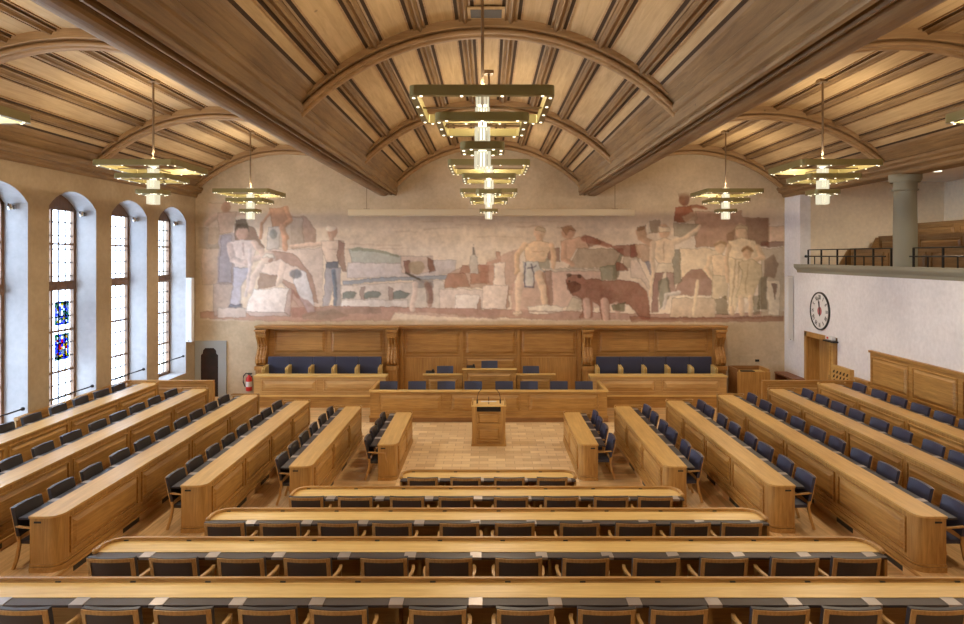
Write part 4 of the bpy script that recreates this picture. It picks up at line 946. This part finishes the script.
# ------------------------------------------------------------------ side desks
YN = [14.4, 12.42, 10.95, 9.26, 7.7, 6.3]
SIDE = {-1: 'left', 1: 'right'}
DN = ['innermost', 'second', 'third', 'fourth', 'fifth', 'outermost']
def side_desk(k, s):
    z = TI[k]; x = s*XI[k]; y0, y1 = YN[k], YFAR; L_ = y1-y0
    r = thing('conference_desk', 'long oak desk running towards the mural, %s on the %s side of the hall' % (DN[k], SIDE[s]), 'desk', (x, y0, z), 0, 'long oak desks on the %s' % SIDE[s])
    W_, PADW = .40, .17
    def bx(u0, u1, ya, yb_, za, zb_, name, mat, m=None, **kw):
        m = m or MB(); a, b_ = sorted((s*u0, s*u1)); m.box(a, b_, ya, yb_, za, zb_); return m.build(name, mat, r, **kw) if name else m
    # body: rounded near corner on the aisle side
    R_ = .15
    prof = [(s*(R_-R_*math.cos(t)), R_-R_*math.sin(t)) for t in [PI/2*i/7 for i in range(8)]]       # from (0,R) to (R,0)
    prof_out = prof + [(s*W_, 0), (s*W_, .05), (s*.05, .05+R_), ]
    outline = [(0, L_)] + prof + [(s*W_, 0), (s*W_, .04), (s*(R_+.02), .04), (s*.05, R_+.03), (s*.05, L_)]
    MB().prism(outline, 'Z', .10, TOP-.03).build('front_panel', M['oakZ'], r, smooth=True)
    def off(o_): return [(-s*o_, L_+o_)]+[(p[0]-s*o_*(1-i/7)*1.0, p[1]-o_*(i/7)) for i, p in enumerate(prof)]+[(s*(W_+.0), -o_), (s*W_, .04), (s*.05, .04+R_), (s*.05, L_)]
    MB().prism(off(.022), 'Z', 0, .075).build('plinth', M['oakY'], r, smooth=True)
    bd = off(.014); MB().prism(bd, 'Z', .085, .115).build('base_moulding', M['oakY'], r, smooth=True)
    # top
    o_ = .014
    tp = [(-s*o_, L_+.01)]+[(p[0]-s*o_*(1-i/7), p[1]-o_*(i/7)) for i, p in enumerate(prof)]+[(s*(W_+.01), -o_), (s*(W_+.01), L_+.01)]
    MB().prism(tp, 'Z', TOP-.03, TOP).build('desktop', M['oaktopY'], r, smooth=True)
    bx(W_, W_+PADW, .02, L_-.04, TOP-.06, TOP-.032, 'leather_strip', M['leather'])
    bx(W_-.02, W_+.0, .04, L_-.04, TOP-.085, TOP-.03, 'apron', M['oakY'])
    # far end board with lip
    fe = MB(); fe.box(*sorted((0, s*(W_+PADW+.12))), L_-.04, L_+.012, 0, TOP-.03); fe.build('end_panel', M['oakZ'], r)
    lp_ = MB(); lp_.bar([(s*(W_+PADW+.12), L_-.10, TOP+.012), (s*(W_+PADW+.12), L_-.012, TOP+.012), (0, L_-.012, TOP+.012), (0, L_-.12, TOP+.012)], .035, .035); lp_.build('raised_lip', M['oakY'], r)
    # raised panels on the aisle face
    npan = max(2, round((L_-.3)/1.75)); pl = (L_-.19-.1)/npan
    for i in range(npan):
        pm = MB(); pm.raised((0, .20+i*pl+.05, .17), (0, 1, 0), (0, 0, 1), (-s, 0, 0), pl-.12, TOP-.27); pm.build('panel', M['oakY'], r)
    # consoles
    nc = (4, 6, 8, 10, 12, 14)[k]; pt = (L_-.1)/nc
    for i in range(nc):
        y = .05+(i+.95)*pt-.12
        if y < L_-.1: bx(W_-.004, W_+PADW+.004, y-.06, y+.06, TOP-.062, TOP-.027, 'console', M['console'])
    bx(W_-.16, W_-.06, -.006, .0, TOP-.10, TOP-.075, 'number_plate', M['black'])
    for i in range(1, nc//2):
        y = i*2*pt; bx(.05, .19, y-.015, y+.015, 0, TOP-.03, 'divider', M['oakZ'])
    bx(.05, .06, .3, L_-.04, .0, .1, 'kick_board', M['oakdark'])
    return r
for k in range(6):
    for s in (-1, 1): side_desk(k, s)
RZ = {0: [17.0, 16.36, 15.65, 14.75], 1: [17.0, 16.25, 15.4, 14.67, 13.7, 12.95], 2: [16.85, 16.25, 15.36, 14.58, 13.7, 12.95, 12.1, 11.33],
      3: [16.98, 16.15, 15.3, 14.46, 13.6, 12.85, 12.0, 11.2, 10.38, 9.6], 4: [16.8, 16.05, 15.3, 14.55, 13.7, 12.95, 12.05, 11.36, 10.5, 9.8, 8.95],
      5: [16.8, 15.94, 15.19, 14.41, 13.66, 12.95, 12.2, 11.4]}
for k in range(6):
    n = (4, 6, 8, 10, 11, 8)[k]
    for i in range(n):
        xr_ = XI[k]+.40+.36
        place('b', xr_-.30, RZ[k][i], TI[k], PI/2+random.uniform(-.05, .05), 'dark leather armchair tinted with window sheen at the %s desk on the right, %s from the mural end' % (DN[k], ORD[i]), 'armchairs at the right-hand desks', .92)
        pt = ((16.8-14.76)/3, (16.75-12.79)/5, (16.75-11.28)/7, (16.75-9.6)/9, .8, .8)[k]
        place('d', -(XI[k]+.60)+.235, 16.75-i*pt+random.uniform(-.04, .04), TI[k], -PI/2+random.uniform(-.05, .05), 'dark leather armchair at the %s desk on the left, %s from the mural end' % (DN[k], ORD[i]), 'armchairs at the left-hand desks', .92)

# ------------------------------------------------------------------ low screens behind tiers
for s in (-1, 1):
    X = WL+.05 if s < 0 else WR-.02
    r = thing('low_oak_screen', 'low oak partition behind the two outermost desks on the %s' % SIDE[s], 'partition', (s*7.75, 18.58, 0), 0, 'low partitions behind the side desks')
    L_ = abs(X)-7.75
    MB().box(*sorted((0, s*L_)), -.02, .04, 0, 1.34).build('board', M['oakX'], r)
    MB().box(*sorted((-s*.03, s*L_)), -.05, .07, 1.34, 1.40).build('top_rail', M['oakX'], r)
    MB().box(*sorted((-s*.04, s*.06)), -.04, .06, 0, 1.34).build('end_post', M['oakZ'], r)
    pm = MB(); pm.raised((min(.12*s, s*L_), -.02, .85), (1, 0, 0), (0, 0, 1), (0, -1, 0), L_-.15, .42); pm.build('panel', M['oakX'], r)
# coat stand like pole visible on the right screen
# ------------------------------------------------------------------ lectern
lc = thing('lectern', 'freestanding oak lectern with two microphones on the open parquet', 'lectern', (.02, 17.0, 0))
m = MB(); m.box(-.43, -.31, 0, .5, .05, 1.02); m.build('side_panel', M['oakZ'], lc); m = MB(); m.box(.31, .43, 0, .5, .05, 1.02); m.build('side_panel', M['oakZ'], lc)
MB().box(-.31, .31, .03, .06, .05, .88).build('back_board', M['oakX'], lc); MB().box(-.31, .31, 0, .05, .48, .55).build('middle_rail', M['oakX'], lc)
MB().box(-.31, .31, .05, .07, .88, 1.0).build('dark_recess', M['black'], lc)
for z0, h_ in ((.12, .36), (.55, .33)): m = MB(); m.raised((-.30, .03, z0), (1, 0, 0), (0, 0, 1), (0, -1, 0), .60, h_, d=.02, b=.02); m.build('panel', M['oakX'], lc)
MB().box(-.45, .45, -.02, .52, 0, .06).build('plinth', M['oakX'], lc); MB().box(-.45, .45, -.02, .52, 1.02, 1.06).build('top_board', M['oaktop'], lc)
m = MB(); m.box(-.43, -.405, -.01, .5, 1.06, 1.14); m.box(.405, .43, -.01, .5, 1.06, 1.14); m.build('edge_lip', M['oakY'], lc)
for s in (-1, 1):
    g = MB().tube([(s*.30, .2, 1.06), (s*.30, .2, 1.2), (s*.27, .18, 1.34), (s*.20, .12, 1.44)], .008, 6).build('gooseneck_microphone', M['black'], lc)
    MB().lathe([(.02, 0), (.02, .1)], (s*.30, .2, 1.06), 8).build('microphone_base', M['black'], g)
MB().box(-.2, .2, .1, .14, 1.12, 1.135).build('reading_lamp_bar', M['white'], lc); MB().tube([(0, .13, 1.06), (0, .13, 1.25)], .01, 6).build('lamp_stem', M['black'], lc)

# ------------------------------------------------------------------ presidium table
pt = thing('presidium_desk', 'wide oak desk with three raised panels facing the lectern', 'desk', (.02, 19.5, 0))
w_ = 3.5; h_ = .92
MB().box(-w_, w_, 0, .06, .12, h_-.04).build('front_panel', M['oakX'], pt)
MB().box(-w_-.02, w_+.02, -.02, .08, 0, .13).build('plinth', M['oakdark'], pt)
MB().box(-w_-.03, w_+.03, -.03, .08, .13, .18).build('base_moulding', M['oakX'], pt)
MB().box(-w_-.03, w_+.03, -.03, .05, h_-.04, h_+.02).build('top_rail', M['oaktop'], pt)
for s in (-1, 1):
    m = MB(); m.box(*sorted((s*w_, s*(w_-.06))), .06, 1.5, 0, h_-.04); m.build('side_panel', M['oakY'], pt)
    m = MB(); m.box(*sorted((s*(w_+.03), s*(w_-.06))), .05, 1.5, h_-.04, h_+.02); m.build('side_rail', M['oaktopY'], pt)
MB().box(-w_+.06, w_-.06, .06, .62, h_-.18, h_-.14).build('desktop', M['oaktop'], pt)
pw = [(-3.25, -1.35), (-1.15, .95), (1.15, 3.25)]
for a, c_ in pw: m = MB(); m.raised((a, 0, .28), (1, 0, 0), (0, 0, 1), (0, -1, 0), c_-a, .56, b=.09); m.build('panel', M['oakX'], pt)
for i, px in enumerate((388.5, 417, 446, 473, 504, 529, 559, 584.4)):
    place('b', (px-488)*20.5/F, 20.3, .03, PI+random.uniform(-.03, .03), 'blue leather armchair behind the presidium desk, %s from the left' % ORD[i], 'armchairs behind the presidium desk')
# dais and raised desks
b = MB().box(-3.4, 3.4, 19.62, YB, 0.001, .03); struct(b.build('floor', M['planksX']))
b = MB().box(-2.15, 2.3, 21.3, YB-.4, .03, .22); struct(b.build('floor', M['planksX']))
b = MB().box(-.85, 1.0, 21.32, YB-.4, .22, .40); struct(b.build('floor', M['planksX']))
def dais_desk(x0, x1, y, zt, label, dev):
    z0 = .03
    r = thing('dais_desk', label, 'desk', ((x0+x1)/2, y, z0), 0, 'raised desks on the dais'); h = (x1-x0)/2; hh = zt-z0
    MB().box(-h, h, -.40, -.34, 0, hh-.04).build('front_panel', M['oakX'], r)
    m = MB(); m.raised((-h+.10, -.40, .35), (1, 0, 0), (0, 0, 1), (0, -1, 0), 2*h-.2, hh-.45, b=.08); m.build('panel', M['oakX'], r)
    MB().box(-h-.02, h+.02, -.43, -.30, hh-.04, hh).build('top_rail', M['oaktop'], r)
    MB().box(-h, h, -.34, 0, hh-.13, hh-.09).build('desktop', M['oaktop'], r)
    m = MB(); m.box(-h, -h+.04, -.34, .0, 0, hh-.04); m.build('side_panel', M['oakZ'], r); m = MB(); m.box(h-.04, h, -.34, .0, 0, hh-.04); m.build('side_panel', M['oakZ'], r)
    if dev:
        q = thing('desk_telephone', 'small black device on the %s' % dev[1], 'telephone', ((x0+x1)/2+dev[0], y-.22, z0+hh-.05), 0)
        m = MB(); m.prism([(-.10, 0), (.08, 0), (.08, .12), (.0, .10), (-.10, .04)], 'X', -.14, .14); m.build('base', M['black'], q); MB().box(.06, .12, -.02, .04, .06, .17).build('handset', M['black'], q)
dais_desk(-2.08, -.83, 21.65, 1.10, 'low raised oak desk left of the tall central dais desk', (-.42, 'left dais desk'))
dais_desk(-.81, .90, 21.60, 1.28, 'tallest oak dais desk with a raised panel in the centre of the end wall', (-.60, 'tall central dais desk'))
dais_desk(.92, 2.16, 21.65, 1.10, 'low raised oak desk right of the tall central dais desk', None)
for px, zb_, nm in ((444.5, .22, 'left'), (489.5, .40, 'tall central'), (531.5, .22, 'right')):
    place('b', (px-488)*22.0/F, 22.0, zb_, PI, 'blue leather armchair behind the %s dais desk' % nm, 'armchairs on the dais')

# side benches with desks
def side_section(x0, x1, nm):
    sgn = 1 if x0 > 0 else -1
    r = thing('government_desk', 'high oak desk with two raised panels below the %s blue bench' % nm, 'desk', ((x0+x1)/2, 21.3, 0), 0, 'high oak desks below the blue benches'); h = (x1-x0)/2
    MB().box(-h, h, 0, .07, .36, .99).build('front_panel', M['oaklight'], r)
    MB().box(-h+.03, h-.03, .01, .07, 0, .36).build('plinth', M['oakX'], r); MB().box(-h-.02, h+.02, -.02, .07, .36, .41).build('base_moulding', M['oaktop'], r)
    MB().box(-h-.02, h+.02, -.03, .42, .99, 1.03).build('desktop', M['oaktop'], r)
    for a in (0, 1): m = MB(); m.raised((-h+.22+a*(h-.12), 0, .50), (1, 0, 0), (0, 0, 1), (0, -1, 0), h-.32, .43, b=.10); m.build('panel', M['oaklight'], r)
    m = MB(); m.box(-h, -h+.05, .07, .6, 0, .99); m.build('side_panel', M['oakZ'], r); m = MB(); m.box(h-.05, h, .07, .6, 0, .99); m.build('side_panel', M['oakZ'], r)
side_section(-7.55, -3.30, 'left'); side_section(3.32, 7.70, 'right')
for (x0, x1, nm) in ((-7.6, -3.5, 'left'), (3.55, 7.72, 'right')):
    b = MB().box(x0+.05, x1-.05, 21.40, 22.6, 0, .36); struct(b.build('floor', M['planksX']))
    r = thing('upholstered_bench', 'long bench with blue leather back under the %s wall panels' % nm, 'bench', ((x0+x1)/2, 22.3, .36), 0, 'blue leather benches'); h = (x1-x0)/2-.12
    MB().box(-h, h, -.32, .22, .0, .38).build('base', M['oakX'], r); MB().box(-h, h, -.36, .12, .38, .48).build('seat', M['leatherblue'], r, bevel=.03)
    for j in range(5):
        a = -h+2*h*j/5; MB().box(a+.004, a+2*h/5-.004, .10, .20, .46, 1.12).build('backrest', M['leatherblue'], r, bevel=.02)
    for j in range(6):
        a = -h+2*h*j/5; MB().prism([(-.34, .40), (-.36, .78), (-.30, .82), (.10, .86), (.10, .40)], 'X', a-.045, a-.015).build('armrest', M['oaktop'], r); MB().prism([(-.34, .40), (-.36, .78), (-.30, .82), (.10, .86), (.10, .40)], 'X', a+.015, a+.045).build('armrest', M['oaktop'], r)
# wall panelling of the end wall
bp_ = thing('end_wall_panelling', 'tall oak panelling with scroll brackets and cupboard doors below the mural', 'wall panelling', (.05, 22.6, 0))
XS = [-7.9, -3.30, 3.42, 8.05]
MB().box(-7.75, 7.85, .2, .39, 0, 2.40).build('backing_board', M['oakwall'], bp_)
m = MB(); m.box(-7.98, -3.12, -.10, .39, 2.40, 2.46); m.box(-3.12, 3.2, .02, .39, 2.40, 2.46); m.box(3.2, 8.1, -.10, .39, 2.40, 2.46); m.box(-8.0, -3.1, -.14, .39, 2.46, 2.51); m.box(-3.1, 3.18, -.02, .39, 2.46, 2.51); m.box(3.18, 8.12, -.14, .39, 2.46, 2.51); m.build('cornice', M['oakwall'], bp_)
for x0, x1 in ((-7.45, -5.65), (-5.5, -3.65), (3.75, 5.55), (5.7, 7.55)):
    m = MB(); m.raised((x0, .2, 1.52), (1, 0, 0), (0, 0, 1), (0, -1, 0), x1-x0, .84, b=.07, d=.03); m.build('panel', M['oakwall'], bp_)
for x0, x1 in ((-2.92, -1.02), (-.85, .92), (1.08, 3.0)):
    m = MB(); m.raised((x0, .2, 1.48), (1, 0, 0), (0, 0, 1), (0, -1, 0), x1-x0, .86, b=.07, d=.03); m.build('panel', M['oakwall'], bp_)
m = MB(); m.raised((-.85, .2, .5), (1, 0, 0), (0, 0, 1), (0, -1, 0), 1.77, .9, b=.07, d=.03); m.build('panel', M['oakwall'], bp_)
for s in (-1, 1):
    for q in (0, 1):
        a = (-2.90 if s < 0 else 1.10)+q*.95; dd = MB().box(a, a+.94, .16, .2, .12, 1.40).build('cupboard_door', M['oakwallZ'], bp_)
        MB().box(a+(.86 if q == 0 else .05), a+(.89 if q == 0 else .08), .14, .16, .7, .85).build('handle', M['steel'], dd)
for x in (-3.02, -.96, 1.0, 3.1): MB().box(x-.05, x+.05, .15, .2, 0, 2.40).build('stile', M['oakwallZ'], bp_)
scroll = [(.2, 2.40), (-.22, 2.40), (-.22, 2.30), (-.17, 2.26), (-.17, 2.15), (-.10, 2.05), (-.02, 1.9), (.0, 1.78), (-.05, 1.65), (-.14, 1.52), (-.20, 1.40), (-.20, 1.28), (-.14, 1.2), (.0, 1.15), (.2, 1.15)]
for x in (-7.78, -3.32, 3.35, 7.87):
    br = MB()
    br.prism(scroll, 'X', x-.17, x+.17).build('scroll_bracket', M['oakwallZ'], bp_, smooth=True)
    for q in (-.10, 0, .10):
        br2 = MB(); br2.tube([(x+q, p[0]-.012, p[1]) for p in scroll[4:13]], .032, 8); br2.build('scroll_flute', M['oakwallZ'], bp_, smooth=True)
    MB().box(x-.20, x+.20, -.26, .2, 2.34, 2.40).build('bracket_cap', M['oakwallZ'], bp_); m = MB(); m.box(x-.19, x+.19, -.24, .2, 1.02, 1.16); m.box(x-.17, x+.17, -.18, .2, 0, 1.02); m.build('bracket_base', M['oakwallZ'], bp_)

# niche, extinguisher, corner desk, shelf, speakers, screen
nc_ = thing('door_2', 'small dark doorway in a grey stone surround at the left of the end wall', 'doorway', (-9.64, YB, 0)); del nc_['category']; nc_['kind'] = 'structure'
m = MB(); m.box(-.55, -.36, -.06, 0, 0, 1.78); m.box(.26, .54, -.06, 0, 0, 1.78); m.box(-.55, .54, -.06, 0, 1.78, 1.95)
m.prism([(-.36, 1.78), (-.36, 1.45), (-.30, 1.50), (-.28, 1.62), (-.20, 1.70), (.10, 1.70), (.18, 1.62), (.20, 1.50), (.26, 1.45), (.26, 1.78)], 'Y', -.05, 0)
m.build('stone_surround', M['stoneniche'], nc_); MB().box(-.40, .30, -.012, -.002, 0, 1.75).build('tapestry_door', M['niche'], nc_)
fe = thing('fire_extinguisher', 'red fire extinguisher hanging on the end wall left of the oak desk', 'fire extinguisher', (-8.28, YB-.14, .22))
MB().lathe([(.05, 0), (.10, .02), (.105, .08), (.105, .40), (.09, .47), (.04, .52), (.03, .56)], n=16).build('cylinder', M['red'], fe, smooth=True)
MB().tube([(.0, 0, .60), (-.10, 0, .62), (-.19, 0, .52), (-.20, 0, .32), (-.13, 0, .15)], .02, 8).build('hose', M['black'], fe, smooth=True)
m = MB(); m.box(-.02, .11, -.02, .02, .60, .63); m.box(-.02, .09, -.02, .02, .55, .58); m.build('valve_lever', M['black'], fe)
m = MB(); m.lathe([(.107, .16), (.107, .34)], n=16); m.build('label_band', M['white'], fe, smooth=True)
MB().box(-.07, .07, .10, .14, .1, .5).build('wall_bracket', M['steel'], fe)
cd = thing('corner_desk', 'dark oak reading desk in the right corner of the end wall', 'desk', (8.62, 21.6, 0))
MB().box(-.45, .62, 0, .05, 0, 1.10).build('front_panel', M['oakZ'], cd)
m = MB(); m.box(-.45, -.40, .05, .85, 0, 1.18); m.build('side_panel', M['oakdark'], cd); m = MB(); m.box(.57, .62, .05, .85, 0, 1.18); m.build('side_panel', M['oakZ'], cd)
MB().box(-.40, .57, .05, .7, 1.02, 1.06).build('desktop', M['oaktop'], cd); MB().box(-.40, .57, .80, .85, 0, 1.18).build('rear_panel', M['oakdark'], cd)
kb = thing('black_keyboard', 'flat black keyboard lying on the corner desk', 'keyboard', (8.62, 21.9, 1.06)); MB().box(-.22, .2, -.12, .12, 0, .03).build('case', M['black'], kb); MB().box(-.2, .18, -.10, .10, .03, .04).build('keys', M['steel'], kb)
sh = thing('low_shelf', 'low reddish wooden shelf against the right wall beside the doorway', 'shelf', (WR-.42, 21.45, 0))
m = MB(); m.box(0, .40, 0, .04, 0, .86); m.build('end_board', M['brownred'], sh); m = MB(); m.box(0, .40, 1.30, 1.34, 0, .86); m.build('end_board', M['brownred'], sh)
MB().box(-.02, .41, -.02, 1.36, .86, .91).build('top_board', M['brownred'], sh); MB().box(0, .40, .04, 1.30, .45, .49).build('shelf_board', M['brownred'], sh); MB().box(0, .40, .04, 1.3, .06, .10).build('shelf_board', M['brownred'], sh); MB().box(.38, .40, .04, 1.3, .1, .86).build('back_board', M['oakdark'], sh)
wd = struct(MB().box(8.75, 9.9, YB-.02, YB, .9, 1.45).build('trim_%d' % tn, M['plasterback']), 'flush cover panel in the end wall'); tn += 1
wp = tag(MB().box(9.30, 9.44, YB-.04, YB-.02, 1.22, 1.30).build('wall_socket', M['black']), 'small black wall outlet above the corner desk', 'outlet')
for x, z0, z1, nm in ((-10.09, 2.0, 4.16, 'left'), (10.20, 2.05, 4.22, 'right')):
    sp = thing('column_loudspeaker', 'slim white column loudspeaker in the %s corner of the end wall' % nm, 'loudspeaker', (x, 22.35, z0), 0, 'white column loudspeakers')
    MB().box(-.10, .10, -.10, .10, 0, z1-z0).build('enclosure', M['white'], sp, bevel=.015); MB().box(-.075, .075, -.106, -.10, .06, z1-z0-.06).build('grille', plain('grille_'+nm, (.62, .62, .62), .6), sp)
    MB().box(-.03, .03, .10, .14, .8, .9).build('wall_bracket', M['steel'], sp); MB().box(-.02, .02, -.112, -.105, .03, .05).build('badge', M['black'], sp)
ps = thing('projection_screen_case', 'long cream screen case hanging by two rods in front of the mural', 'projection screen', (0, 22.2, CAMZ+1.35))
MB().box(-4.70, 4.92, -.10, .10, 0, .22).build('case', M['screen'], ps, bevel=.02)
for x in (-4.08, 4.27): MB().tube([(x, 0, .2), (x, 0, 1.36)], .012, 6).build('hanging_rod', M['rod'], ps); MB().box(x-.1, x+.1, -.04, .04, .215, .24).build('rod_bracket', M['rod'], ps)
